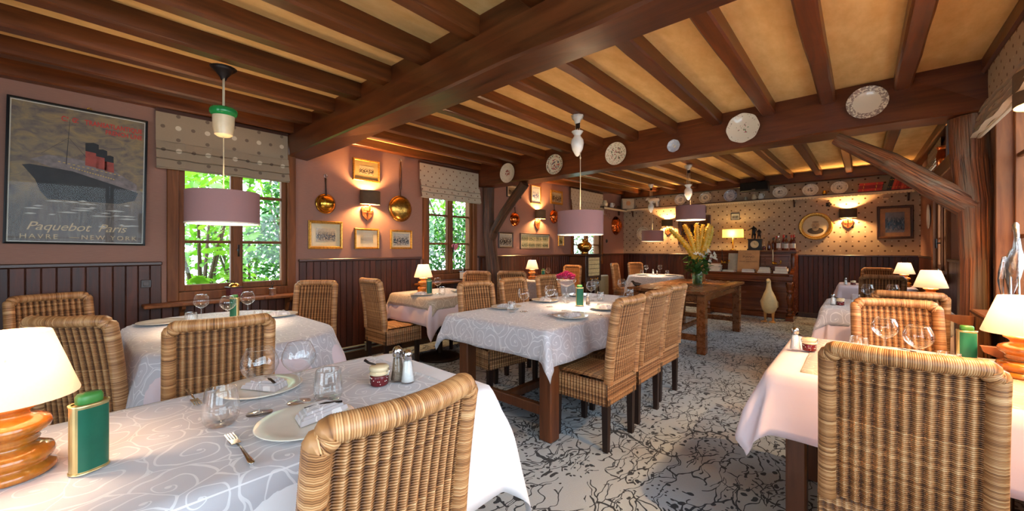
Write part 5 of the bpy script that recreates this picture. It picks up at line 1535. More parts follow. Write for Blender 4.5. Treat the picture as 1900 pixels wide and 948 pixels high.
poly([(-.285, .045), (-.25, .055), (-.05, .035), (.31, -.085), (.29, -.15), (.20, -.185), (-.165, -.185), (-.20, -.13), (-.225, -.05)], .0121, 0)
for k in range(14): a = -.12+k*.024; poly([(a, .098-k*.004), (a+.012, .097-k*.004), (a+.012, .092-k*.004), (a, .093-k*.004)], .0124, 5)
for k in range(17): a = -.06+k*.014; poly([(a, .066-k*.0035), (a+.008, .065-k*.0035), (a+.008, .058-k*.0035), (a, .059-k*.0035)], .0124, 5)
for (fx, fz, s) in ((.055, .17, 1.0), (.105, .145, .85), (.145, .12, .7)):
    poly([(fx-.04*s, fz-.08*s), (fx+.035*s, fz-.09*s), (fx+.03*s, fz+.02*s), (fx-.04*s, fz+.03*s)], .0122, 2)
    poly([(fx-.041*s, fz+.03*s), (fx+.03*s, fz+.02*s), (fx+.028*s, fz+.09*s), (fx, fz+.1*s), (fx-.042*s, fz+.09*s)], .0123, 3)
poly([(-.082, .08), (-.078, .08), (-.066, .42), (-.068, .42)], .0124, 3)
for a, c in (((-.072, .28), (-.20, .14)), ((-.072, .28), (.02, .15))):
    poly([a, (a[0]+.002, a[1]), (c[0]+.002, c[1]), c], .0124, 3)
rr = random.Random(2)
for k in range(26):
    a = rr.uniform(-.29, .25); z = rr.uniform(-.30, -.185) - (.1 if a > .05 else 0)*rr.random(); L = rr.uniform(.03, .12)
    poly([(a, z), (a+L*.5, z+.008), (a+L, z+.002), (a+L*.5, z-.004)], .0125, 4)
m.build('liner', [cH, cS, cR, cK, cW, cY], t)
red = plain('red print ink', rgb(190, 48, 30), .6); pale = plain('pale print ink', rgb(190, 160, 118), .6)
def letters(body, size, x, z, mat, shear=0, sp_=1.0, align='CENTER', name='lettering', bold=0.0, sx=1.0):
    me = text_mesh(body, size, .0003, shear, sp_, align, bold); me.materials.clear(); me.materials.append(mat)
    link(name, me, t, (x, -.0130, z), (R(90), 0, 0)).scale = (sx, 1, 1)
letters('C.  G.   TRANSATLANTIQUE', .050, .325, .415, red, 0, 1.06, 'RIGHT', bold=.0016, sx=.66)
letters('IE', .020, -.079, .426, red, bold=.0006, sx=.7); letters('LE', .020, -.032, .426, red, bold=.0006, sx=.7)
letters('FRENCH LINE', .048, .325, .365, red, 0, 1.06, 'RIGHT', bold=.0014, sx=.68)
letters('Paquebot  Paris', .085, -.01, -.385, pale, .35, .95)
letters('HAVRE', .048, -.20, -.458, pale, 0, 1.3)
letters('\u2014', .048, -.03, -.458, pale)
letters('NEW YORK', .048, .155, -.458, pale, 0, 1.3)
m = MB(); m.add([(-X+.014, -.022, -Z+.014), (X-.014, -.022, -Z+.014), (X-.014, -.022, Z-.014), (-X+.014, -.022, Z-.014)], [(0, 1, 2, 3)]); m.build('glass', M_['picture_glass'], t)
m = MB(); m.tube([(.02, -.02, Z), (.02, -.02, Z+.012), (.03, -.02, Z+.018), (.04, -.02, Z+.012), (.04, -.02, Z)], .003, 6); m.build('hanging_ring', M_['brass'], t)

# ================================================================== pans, moulds and small things on the left wall
def pan(label, loc, r, bulge, body, handle, hlen, hmat, rim=.012, wood_handle=False):
    t = thing('hanging_pan', label, 'pan', loc, group='copper and brass pans on the left wall')
    MX = Matrix.Rotation(R(90), 3, 'Y')
    m = MB(); prof = [(r, .012), (r, .02), (r*.97, .026)] + [(r*.97*math.cos(a), .026+bulge*math.sin(a)) for a in [PI/2*i/9 for i in range(1, 10)]]
    m.lathe(prof, 40, M=MX); m.build('bowl', body, t)
    m = MB(); m.lathe([(r, .008), (r+rim, .01), (r+rim, .016), (r, .022)], 40, M=MX); m.build('rim', body, t)
    m = MB()
    if wood_handle:
        m.tube([(.02, 0, r+.0), (.02, 0, r+.08), (.02, 0, r+.1), (.02, 0, r+.14), (.02, 0, r+.2), (.02, 0, r+.3), (.02, 0, r+hlen)], [.006, .007, .013, .015, .013, .015, .008], 10)
    else:
        m.tube([(.03, 0, r*.8), (.022, 0, r+.03), (.015, 0, r+hlen*.6), (.012, 0, r+hlen)], [.012, .008, .007, .01], 8, flat=.5)
    m.build('handle', hmat, t)
    m = MB(); pts = [(.014, .018*math.sin(2*PI*k/12), r+hlen+.016+.018*math.cos(2*PI*k/12)) for k in range(13)]; m.tube(pts, .003, 6, cap=False)
    m.tube([(0, 0, r+hlen+.034), (.025, 0, r+hlen+.036)], .004, 6)
    m.build('hanging_ring', M_['steel'], t)
    return t
pan('round brass pan with thin iron handle left of the lit sconce', (.0, 1.85, 1.768), .098, .07, M_['brass'], None, .19, M_['iron'])
pan('large brass warming pan with long wooden handle right of the sconce', (.0, 2.785, 1.785), .155, .055, M_['old_brass'], None, .44, M_['brown_frame'], wood_handle=True)
pan('small copper pan below the curved brace', (.0, 5.0, 1.775), .105, .05, M_['copper'], None, .1, M_['iron'])
pan('copper pan partly hidden behind the middle pendant shade', (.0, 6.14, 1.89), .12, .05, M_['copper'], None, .1, M_['iron'])
t = thing('copper_mould', 'large shiny copper jelly mould under the lace shelf corner', 'mould', (.0, 8.68, 1.83), group='copper and brass pans on the left wall')
MX = Matrix.Rotation(R(90), 3, 'Y')
m = MB(); m.lathe([(.215, .0), (.225, .012), (.20, .03)], 40, M=MX); m.build('rim', M_['copper'], t)
m = MB(); m.lathe([(.20, .03), (.185, .06), (.15, .095), (.10, .115), (.06, .12), (.05, .10), (0, .09)], 48, lobes=8, lobe_amp=.05, M=MX); m.build('bowl', M_['copper'], t)
for k, (y, z) in enumerate(((8.16, 2.05), (8.3, 2.0))):
    t = thing('glass_baubles', ['small clear glass ornament on a hook under the lace shelf', 'second clear glass ornament under the lace shelf, beside the mould'][k], 'ornament', (.04, y, z))
    m = MB(); m.ball((0, 0, 0), .035, n=14, m=10); m.build('ball', M_['glass'], t)
    m = MB(); m.tube([(0, 0, .034), (0, 0, .09), (-.04, 0, .1)], .003, 6); m.build('hook', M_['brass'], t)
t = thing('wall_bell', 'small dark round bell push on the wall near the radio', 'bell', (0, 8.23, 1.455))
m = MB(); m.lathe([(.0, .03), (.014, .028), (.014, .018), (.035, .016), (.042, .004), (.042, 0)], 20, M=MX); m.build('push_button', M_['dark_wood'], t)
t = thing('wall_switch', 'square brown switch on the dark wainscot left of the shelf', 'switch', (.022, .40, .985))
m = MB(); m.box(0, -.032, -.032, .008, .032, .032, bev=.003); m.build('switch_plate', M_['dark_wood'], t)
m = MB(); m.box(.008, -.018, -.018, .013, .018, .018, bev=.002); m.build('rocker', M_['switch'], t)
# heart on the second window
t = thing('heart_ornament', 'pink heart hanging by a cord on the second window', 'ornament', (.045, 3.66, 1.30))
m = MB(); pts = []
for k in range(40):
    a = 2*PI*k/40; pts.append((.0036*16*math.sin(a)**3, .0036*(13*math.cos(a)-5*math.cos(2*a)-2*math.cos(3*a)-math.cos(4*a))))
m.prism([(y, z) for y, z in pts], -.008, .008, 'x'); m.build('heart', M_['pink'], t)
m = MB(); m.tube([(0, 0, .03), (0, -.004, .1), (-.01, .0, .19)], .0025, 6)
for s in (-1, 1): m.tube([(0, 0, .1), (0, s*.02, .125), (0, s*.03, .16)], .004, 6)
m.build('cord', M_['iron'], t)

# window sill objects
t = thing('coffee_grinder', 'dark red box coffee grinder with brass dome on the long shelf', 'grinder', (.115, .985, .82), 8)
m = MB(); m.box(-.055, -.055, 0, .055, .055, .008, bev=.003); m.box(-.048, -.048, .008, .048, .048, .098, bev=.003); m.build('box', M_['red_box'], t)
m = MB(); m.box(-.058, -.058, .098, .058, .058, .106, bev=.002); m.build('top_plate', M_['dark_wood'], t)
m = MB(); m.lathe([(.042, .106), (.042, .112), (.036, .128), (.022, .139), (0, .142)], 22); m.build('dome', M_['old_brass'], t)
m = MB(); m.tube([(0, 0, .14), (0, 0, .155), (.0, -.05, .16)], .004, 6); m.ball((0, -.055, .165), .009); m.build('crank', M_['iron'], t)
m = MB(); m.box(.048, -.03, .02, .053, .03, .055, bev=.002); m.ball((.056, 0, .038), .006); m.build('drawer', M_['red_box'], t)
t = thing('tin_pot', 'small grey tin pot with key shaped finial on the long shelf', 'pot', (.11, 1.30, .82))
m = MB(); m.lathe([(0, 0), (.03, 0), (.031, .004), (.029, .06), (.034, .063), (.034, .067), (0, .068)], 20); m.build('pot', M_['silver'], t)
m = MB(); m.tube([(0, 0, .067), (0, 0, .105)], .004, 6); m.tube([(0, .013*math.sin(2*PI*k/10), .118+.013*math.cos(2*PI*k/10)) for k in range(11)], .003, 6, cap=False); m.tube([(0, -.012, .09), (0, .012, .09)], .003, 6); m.build('key_finial', M_['iron'], t)
t = thing('tiled_coffee_grinder', 'white tiled coffee grinder with dark lid on the second window shelf', 'grinder', (.11, 3.78, .82), 0)
m = MB(); m.box(-.055, -.055, 0, .055, .055, .012, bev=.003); m.box(-.05, -.05, .012, .05, .05, .02); m.build('foot', M_['dark_wood'], t)
m = MB(); m.box(-.048, -.048, .02, .048, .048, .12, bev=.003); m.build('tiled_box', M_['tile'], t)
m = MB(); m.box(-.056, -.056, .12, .056, .056, .13, bev=.003); m.lathe([(.03, .13), (.025, .15), (.01, .165), (.012, .175), (0, .182)], 16); m.build('lid', M_['dark_wood'], t)
m = MB(); m.box(.048, -.03, .04, .0495, .03, .09); m.build('painted_panel', M_['flower_yellow'], t)

# radio cabinet with brass vase
t = thing('radio_cabinet', 'dark wooden radio cabinet with cream speaker panel against the left wall', 'cabinet', (.225, 6.93, 0))
m = MB(); m.box(-.19, -.30, .62, .19, .30, 1.13, bev=.01); m.build('body', M_['dark_wood'], t)
m = MB(); m.box(-.2, -.32, 1.13, .21, .32, 1.155, bev=.008); m.box(-.18, -.27, 1.155, .18, .27, 1.175, bev=.006); m.build('top', M_['dark_wood'], t)
m = MB(); m.box(.19, -.22, .74, .194, .22, 1.10); spk = m.build('speaker_panel', M_['speaker_cloth'], t)
for k in range(4):
    m = MB(); z = .79+k*.085; m.box(.194, -.22, z, .197, .22, z+.007); m.build('slat', M_['dark_wood'], spk)
m = MB()
for (a, c) in ((-.24, -.22), (.22, .24)): m.box(.188, a, .72, .203, c, 1.12, bev=.003)
m.box(.188, -.22, .72, .202, .22, .74, bev=.003); m.box(.188, -.22, 1.10, .202, .22, 1.12, bev=.003); m.build('panel_frame', M_['dark_wood'], t)
for y in (-.14, -.05, .05, .14):
    m = MB(); m.lathe([(.014, 0), (.012, .018), (0, .02)], 12, (.19, y, .675), M=MX); m.build('knob', M_['brass'], t)
for sx in (-1, 1):
    for sy in (-1, 1):
        m = MB(); m.tube([(sx*.15, sy*.25, .62), (sx*.17, sy*.28, 0)], [.022, .014], 10); m.build('leg', M_['dark_wood'], t)
t = thing('brass_vase', 'round ribbed brass vase on top of the radio cabinet', 'vase', (.24, 6.87, 1.176))
m = MB(); m.lathe([(0, 0), (.075, 0), (.078, .01), (.062, .03), (.085, .05), (.13, .09), (.148, .14), (.138, .19), (.10, .225), (.055, .24), (.05, .265), (.062, .29), (.066, .295)], 40, lobes=20, lobe_amp=.02); m.build('vase_body', M_['old_brass'], t)

# ================================================================== plates on the second beam and on the shelf
def wall_plate(label, loc, r, mat, face, shape=0, group=None, lean=0, oval=1.0, dent=0):
    """plate standing upright, face: unit direction it looks at"""
    t = thing('decorative_plate', label, 'plate', loc, group=group)
    rz = math.atan2(face[1], face[0])
    t.rotation_euler = (Matrix.Rotation(rz, 4, 'Z') @ Matrix.Rotation(R(90-lean), 4, 'Y') @ Matrix.Rotation(R(90), 4, 'Z')).to_euler()
    m = MB(); m.lathe([(0, .006), (r*.55, .006), (r*.66, .012), (r*.97, .02), (r, .022), (r*.99, .018), (r*.64, .005), (r*.5, 0), (0, 0)][::-1], 48, lobes=dent, lobe_amp=.018 if dent else 0)
    if oval != 1.0: m.v = [(x*oval, y, z) for x, y, z in m.v]
    m.build('china_body', mat, t)
    return t
BG = 'plates hung on the timber beam'
cr = rgb(228, 218, 194)
pm = lambda nm, **k: plate_mat(nm, **k)
yb2 = 4.105
f = (0, -1)
wall_plate('plain cream plate with faint red sprig, leftmost on the beam', (.67, yb2, 2.345), .138, pm('plate sprig', base=cr, ring=(rgb(214, 198, 170), rgb(220, 206, 180)), center=(rgb(160, 84, 70), rgb(196, 130, 110)), rr=.138, seed=1, c_out=.35), f, group=BG)
wall_plate('colourful floral plate with bird motif, second from left on the beam', (1.485, yb2, 2.35), .128, pm('plate bird', base=rgb(222, 214, 186), ring=(rgb(60, 84, 66), rgb(150, 60, 50)), center=(rgb(186, 60, 50), rgb(50, 80, 96)), rr=.128, seed=2, c_out=.55, ring_in=.72), f, group=BG)
wall_plate('floral plate right of the white pendant counterweight on the beam', (2.333, yb2, 2.35), .128, pm('plate flowers', base=rgb(226, 218, 196), ring=(rgb(120, 130, 96), rgb(190, 150, 120)), center=(rgb(170, 90, 90), rgb(90, 110, 80)), rr=.128, seed=3, c_out=.6, thr=.56), f, group=BG)
wall_plate('tiny pale blue fluted dish, smallest on the beam', (2.975, yb2, 2.325), .064, pm('plate blue dish', base=rgb(176, 188, 204), ring=(rgb(206, 212, 220), rgb(196, 204, 214)), center=(rgb(226, 220, 180), rgb(206, 206, 206)), rr=.064, seed=4, c_out=.3), f, group=BG, dent=8)
wall_plate('scalloped white plate with rose bouquet on the beam', (3.595, yb2, 2.38), .134, pm('plate rose', base=rgb(232, 226, 206), ring=(rgb(120, 110, 80), rgb(150, 100, 90)), center=(rgb(176, 70, 90), rgb(84, 120, 66)), rr=.134, seed=5.5, c_out=.42, ring_in=.78, thr=.62), f, group=BG, dent=8)
wall_plate('large oval platter with brown patterned rim, rightmost on the beam', (4.44, yb2, 2.405), .124, pm('platter brown', base=rgb(232, 224, 202), ring=(rgb(120, 96, 92), rgb(150, 130, 120)), center=(rgb(232, 224, 202), rgb(232, 224, 202)), rr=.130, seed=6, ring_in=.64, ring_out=1.2, thr=.48, sc=75), f, group=BG, oval=1.0)
SG2 = 'plates standing on the lace shelf'
sy = YB-.055; sz = 2.245
for (x, r, lab, b0, r0, c0, ov) in (
    (1.385, .125, 'blue grey plate on the lace shelf, first from the left', rgb(206, 206, 206), (rgb(76, 84, 110), rgb(120, 124, 140)), (rgb(76, 84, 110), rgb(130, 130, 140)), 1),
    (1.905, .125, 'dark floral plate on the lace shelf behind the pendant cord', rgb(216, 208, 188), (rgb(70, 74, 84), rgb(110, 104, 96)), (rgb(76, 84, 100), rgb(120, 116, 112)), 1),
    (2.385, .125, 'blue rimmed plate on the lace shelf left of the black speaker', rgb(196, 200, 210), (rgb(50, 64, 116), rgb(90, 104, 150)), (rgb(60, 70, 106), rgb(140, 140, 150)), 1),
    (3.24, .112, 'oval white plate with dark centre, first right of the speaker', rgb(232, 226, 210), (rgb(180, 172, 152), rgb(200, 190, 170)), (rgb(44, 40, 36), rgb(90, 84, 76)), 1.08),
    (3.705, .112, 'oval white plate with dark centre, second right of the speaker', rgb(232, 226, 210), (rgb(180, 172, 152), rgb(200, 190, 170)), (rgb(44, 40, 36), rgb(90, 84, 76)), 1.08),
    (4.115, .112, 'oval white plate with dark centre, beside the red books', rgb(232, 226, 210), (rgb(180, 172, 152), rgb(200, 190, 170)), (rgb(44, 40, 36), rgb(90, 84, 76)), 1.08)):
    wall_plate(lab, (x, sy+.005, sz+r+.001), r, pm('shelf plate %.2f' % x, base=b0, ring=r0, center=c0, rr=r, seed=x*3, c_out=.36, thr=.5, sc=70), (0, -1), group=SG2, lean=8, oval=ov)
wall_plate('white plate with dark motif low on the spotted wall, left of pendants', (.505, YB-.004, 1.64), .163, pm('wall plate low', base=rgb(214, 200, 172), ring=(rgb(150, 120, 84), rgb(180, 150, 110)), center=(rgb(70, 46, 30), rgb(110, 80, 50)), rr=.163, seed=9, c_out=.3), (0, -1))
wall_plate('white plate seen edge on, on the right wall by the corner', (XR-.004, 7.9, 1.72), .17, M_['porcelain'], (-1, 0))

def small_jug(label, loc, s, mat, rz=0, cat='jug'):
    t = thing('small_jug', label, cat, loc, rz)
    m = MB(); m.lathe([(0, 0), (.03*s, 0), (.045*s, .02*s), (.05*s, .045*s), (.038*s, .075*s), (.028*s, .09*s), (.034*s, .105*s)], 18); m.build('jug_body', mat, t)
    m = MB(); m.tube([(.034*s, 0, .095*s), (.065*s, 0, .09*s), (.07*s, 0, .06*s), (.045*s, 0, .035*s)], .006*s, 6); m.build('handle', mat, t)
    return t
small_jug('tiny grey jug on the lace shelf, under the speaker, leftmost', (2.665, YB-.08, sz), .7, M_['stoneware'])
small_jug('cream jug on the lace shelf, under the speaker, middle', (2.81, YB-.08, sz), 1.05, M_['ceramic_cream'], 20)
small_jug('white jug on the lace shelf, under the speaker, rightmost', (2.93, YB-.08, sz), 1.1, M_['porcelain'], -30)
small_jug('small brass pot between the oval shelf plates', (3.91, YB-.09, sz), .75, M_['brass'])
small_jug('yellow jug at the left end of the lace shelf', (.085, 8.0, 2.222), 1.35, M_['ceramic_cream'], 90)
small_jug('white jug at the left end of the lace shelf, beside the yellow one', (.085, 8.32, 2.222), 1.1, M_['porcelain'], 60)
small_jug('low brown pot beside the square stoneware box', (.09, 8.62, 2.222), .7, M_['dark_wood'], 30, 'pot')
t = thing('stoneware_box', 'square grey stoneware box with a medallion in the shelf corner', 'box', (.20, YB-.20, 2.2225), 42)
m = MB(); m.box(-.15, -.07, 0, .15, .07, .26, bev=.02); m.build('box_body', M_['stoneware'], t)
m = MB(); m.lathe([(0, .008), (.045, .006), (.055, 0)], 20, (0, -.07, .14), M=Matrix.Rotation(R(90), 3, 'X')); m.build('medallion', M_['book_tan'], t)
# sheep
t = thing('sheep_figurine', 'white china sheep standing on the lace shelf', 'figurine', (.78, YB-.085, sz), 180)
t.scale = (.88, .88, .88)
m = MB(); m.tube([(-.16, 0, .15), (-.14, 0, .17), (-.06, 0, .175), (.05, 0, .175), (.09, 0, .19), (.12, 0, .225), (.14, 0, .235), (.18, 0, .215), (.205, 0, .20)], [.02, .06, .075, .075, .06, .04, .042, .03, .018], 14)
m.v = [(x, y*.85, z+.004*math.sin(x*160)*math.cos(y*170)) for x, y, z in m.v]
m.build('body', M_['porcelain'], t)
for (x, y) in ((-.11, -.035), (-.11, .035), (.06, -.035), (.06, .035)):
    m = MB(); m.tube([(x, y, .14), (x, y, .06), (x, y, .0)], [.03, .02, .02], 8); m.build('leg', M_['porcelain'], t)
for s in (-1, 1):
    m = MB(); m.tube([(.13, s*.03, .245), (.115, s*.055, .235), (.11, s*.065, .215)], [.01, .014, .004], 8); m.build('ear', M_['porcelain'], t)
# books on the shelf
RB = 'red books on the lace shelf'
def book(label, loc, w, h, d, mat, rot=(0, 0, 0), group=RB):
    """spine faces -y; w thickness along x, h height, d depth"""
    t = thing('book', label, 'book', loc, group=group, rot=rot)
    m = MB(); c = .003
    m.box(0, 0, 0, c, d, h); m.box(w-c, 0, 0, w, d, h); m.box(0, -c, 0, w, 0, h, bev=.001); m.build('cover', mat, t)
    m = MB(); m.box(c, .0, .003, w-c, d-.004, h-.003); m.build('pages', M_['paper'], t)
    m = MB(); m.box(w*.15, -c-.0006, h*.72, w*.85, -c, h*.76); m.box(w*.15, -c-.0006, h*.2, w*.85, -c, h*.23); m.build('spine_bands', M_['gold_frame'], t)
    return t
for k, (z, w) in enumerate(((0, .045), (.0455, .055), (.101, .042))):
    book(['red book lying flat at the bottom of the shelf pile', 'dark red book lying flat in the middle of the shelf pile', 'bright red book lying flat on top of the shelf pile'][k], (4.36+.01*k, YB-.145, sz+z+w), w, .30, .12, [M_['book_red'], plain('maroon book cloth', rgb(126, 26, 34), .6), M_['book_red']][k], (0, R(90), 0))
lean = 14
x = 4.715
for k in range(11):
    w = .032; dark = k < 2
    names = ['dark green book leaning at the left of the red row', 'second dark book leaning against the red row']
    lab = names[k] if dark else 'red book leaning on the lace shelf, %s of the red row from the left' % ['', '', 'first', 'second', 'third', 'fourth', 'fifth', 'sixth', 'seventh', 'eighth', 'ninth'][k]
    book(lab, (x, YB-.14, sz+.001), w if not dark else .026, .215-.004*k if not dark else .235, .125, M_['book_dark'] if dark else M_[('book_red', 'book_red_b', 'book_red_c')[k % 3]], (0, R(lean), 0), RB)
    x += (w if not dark else .026)/math.cos(R(lean))+.0015
# black speaker on the back beam
t = thing('loudspeaker', 'black box loudspeaker fixed to the back ceiling beam', 'speaker', (2.85, 8.85, 2.395))
m = MB(); m.box(-.235, -.10, 0, .235, .095, .175, bev=.01); m.build('cabinet', M_['black'], t)
m = MB(); m.box(-.22, -.106, .015, .22, -.10, .162, bev=.003); m.build('grille', plain('black cloth', rgb(10, 10, 10), .9), t)
m = MB(); m.box(-.03, -.109, .02, .03, -.106, .03); m.build('badge', M_['steel'], t)
# hooks on the back wall
t = thing('wall_hook', 'dark flower shaped metal hook above the lit sconce on the back wall', 'hook', (3.965, YB, 2.075))
m = MB()
for k in range(5): a = 2*PI*k/5; m.ball((.028*math.cos(a), -.012, .028*math.sin(a)), .018, .008, .018, 8, 6)
m.ball((0, -.02, 0), .016, .012, .016, 8, 6); m.build('flower', M_['iron'], t)
t = thing('animal_hook', 'small white animal shaped hook right of the sconce on the back wall', 'hook', (4.715, YB, 2.115))
m = MB(); m.ball((0, -.015, 0), .04, .014, .022, 10, 6); m.ball((-.04, -.018, .015), .018, .012, .016, 8, 6)
for s in (-.025, .025): m.tube([(s, -.012, -.01), (s, -.012, -.04)], .006, 6)
m.build('body', M_['ceramic_cream'], t)
# copper pot and blue tin on the plate shelf behind the tree post
t = thing('copper_pot', 'tall copper pot on the wooden shelf behind the tree post', 'pot', (XR-.10, 5.42, 2.02))
m = MB(); m.lathe([(0, 0), (.07, 0), (.085, .03), (.09, .12), (.078, .17), (.085, .2), (.09, .205)], 28); m.build('pot_body', M_['copper'], t)
m = MB(); m.tube([(0, -.085, .16), (0, -.12, .15), (0, -.12, .07), (0, -.088, .05)], .006, 6); m.build('handle', M_['iron'], t)
t = thing('blue_tin', 'slim blue grey tin beside the copper pot, high behind the tree post', 'tin', (XR-.11, 5.05, 2.02))
m = MB(); m.box(-.05, -.05, 0, .05, .05, .33, bev=.006); m.build('tin_body', plain('blue enamel', rgb(96, 116, 140), .35), t)
m = MB(); m.box(-.052, -.052, .33, .052, .052, .36, bev=.006); m.build('lid', M_['steel'], t)
# ================================================================== piano
t = thing('upright_piano', 'old walnut upright piano with carved legs and brass candle arms', 'piano', (2.80, 0, 0))
PX = .72
m = MB(); m.box(-PX, 8.68, .05, PX, YB-.04, 1.215, bev=.006); m.build('case', M_['piano'], t)
m = MB(); m.box(-PX-.03, 8.63, 1.215, PX+.03, YB-.03, 1.245, bev=.008); m.box(-PX-.015, 8.65, 1.195, PX+.015, YB-.03, 1.215, bev=.004); m.build('top_lid', M_['piano'], t)
m = MB(); m.box(-PX+.06, 8.655, .86, PX-.06, 8.68, 1.18, bev=.008); m.build('upper_panel', M_['piano'], t)
for s in (-1, 0, 1):
    m = MB(); a = s*.44; w = .19
    m.box(a-w, 8.645, .90, a+w, 8.657, .915, bev=.003); m.box(a-w, 8.645, 1.125, a+w, 8.657, 1.14, bev=.003); m.box(a-w, 8.645, .915, a-w+.015, 8.657, 1.125, bev=.003); m.box(a+w-.015, 8.645, .915, a+w, 8.657, 1.125, bev=.003)
    m.build('panel_moulding', M_['piano'], t)
m = MB(); m.box(-PX+.02, 8.62, .10, PX-.02, 8.68, .70, bev=.008); m.build('lower_panel', M_['piano'], t)
m = MB(); m.box(-PX, 8.60, .0, PX, YB-.04, .10, bev=.008); m.build('plinth', M_['piano'], t)
m = MB(); m.box(-PX, 8.36, .70, PX, 8.70, .79, bev=.01); m.box(-PX+.01, 8.375, .675, PX-.01, 8.68, .70, bev=.004); m.build('key_bed', M_['piano'], t)
m = MB(); m.box(-PX+.05, 8.38, .79, PX-.05, 8.66, .832, bev=.014); m.build('fallboard', M_['piano'], t)
for s in (-1, 1):
    m = MB(); x = s*(PX-.03); m.prism([(8.36, .79), (8.36, .82), (8.42, .85), (8.50, .86), (8.56, .90), (8.68, .93), (8.68, .79)], x-.03, x+.03, 'x'); m.build('cheek', M_['piano'], t)
    m = MB(); x = s*(PX-.055)
    m.lathe([(0, .09), (.05, .09), (.05, .12), (.036, .135), (.03, .15), (.045, .17), (.05, .19), (.032, .215), (.028, .25), (.036, .29), (.046, .36), (.05, .42), (.038, .46), (.03, .48), (.046, .50), (.05, .52), (.038, .54), (.046, .56), (.056, .60), (.06, .65), (.06, .68), (0, .68)], 18, (x, 8.415, 0), lobes=9, lobe_amp=.05); m.build('leg', M_['piano'], t)
    m = MB(); m.prism([(8.34, 0), (8.34, .06), (8.38, .09), (8.46, .09), (8.50, .07), (8.62, .07), (8.62, 0)], x-.055, x+.055, 'x'); m.build('toe_block', M_['piano'], t)
    m = MB(); m.lathe([(.028, .88), (.036, .92), (.03, 1.0), (.036, 1.1), (.028, 1.16), (.04, 1.19)], 14, (s*(PX-.03), 8.665, 0)); m.build('pilaster', M_['piano'], t)
    m = MB(); x = s*.42
    m.tube([(x, 8.645, 1.02), (x, 8.60, .99), (x-.03, 8.55, .985), (x-.02, 8.50, 1.0)], .007, 8); m.lathe([(0, 1.0), (.035, 1.004), (.012, 1.01), (.014, 1.04), (.02, 1.045)], 14, (x-.02, 8.50, 0)); m.tube([(x, 8.645, .98), (x+.05, 8.60, .98), (x+.09, 8.56, 1.01), (x+.09, 8.56, 1.03)], .006, 8); m.lathe([(0, 1.03), (.03, 1.034), (.012, 1.04), (.014, 1.06)], 14, (x+.09, 8.56, 0)); m.lathe([(.03, .99), (.03, 1.02), (0, 1.03)], 12, (x, 8.645, 0))
    m.build('candle_arm', M_['brass'], t)
CN = 'dark candles in the piano arms'
for k, (x, lab) in enumerate(((2.36, 'thin dark candle on the left piano arm'), (3.20, 'pale twisted candle on the right piano arm'))):
    c = thing('candle', lab, 'candle', (x, 8.50, 1.042), group=CN)
    m = MB(); m.tube([(.0, 0, 0), (.003, 0, .1), (.0, 0, .22)], [.009, .008, .006], 8); m.build('wax', M_['iron'] if k == 0 else M_['ceramic_cream'], c)
    m = MB(); m.tube([(0, 0, .22), (0, 0, .235)], .0015, 5); m.build('wick', M_['black'], c)
# lamp on piano
PTZ = 1.246
t = thing('piano_lamp', 'small lit lamp with yellow oblong shade on top of the piano', 'lamp', (2.475, 8.84, PTZ))
m = MB(); m.lathe([(0, 0), (.06, 0), (.06, .012), (.02, .02), (.012, .03), (.012, .26), (0, .26)], 20); m.build('base', M_['brass'], t)
m = MB(); n = 32
def rrect(a, c, z): return [(a*math.copysign(abs(math.cos(2*PI*k/n))**.45, math.cos(2*PI*k/n)), c*math.copysign(abs(math.sin(2*PI*k/n))**.45, math.sin(2*PI*k/n)), z) for k in range(n)]
m.grid([rrect(.185, .09, .255), rrect(.185, .09, .258), rrect(.18, .086, .415), rrect(.18, .086, .418)], closed=True); m.build('shade', M_['yellow_shade'], t)
m = MB(); m.ball((0, 0, .33), .025, .025, .03); m.build('bulb', M_['bulb'], t)
m = MB(); m.tube([(-.18, 0, .27), (.18, 0, .27)], .003, 6); m.tube([(0, 0, .25), (0, 0, .3)], .008, 8); m.build('shade_carrier', M_['brass'], t)
lamp('lamp_light', t, (0, 0, .335), P_PIANO, (1, .68, .26), .03)
t = thing('glass_dish', 'row of small glass candle cups at the foot of the yellow lamp', 'glass', (2.42, 8.73, PTZ))
for k in range(4):
    m = MB(); m.lathe([(0, .004), (.022, .004), (.026, .05), (.024, .05)], 14, (-.16+k*.085, 0, 0)); m.build('cup', M_['glass'], t)
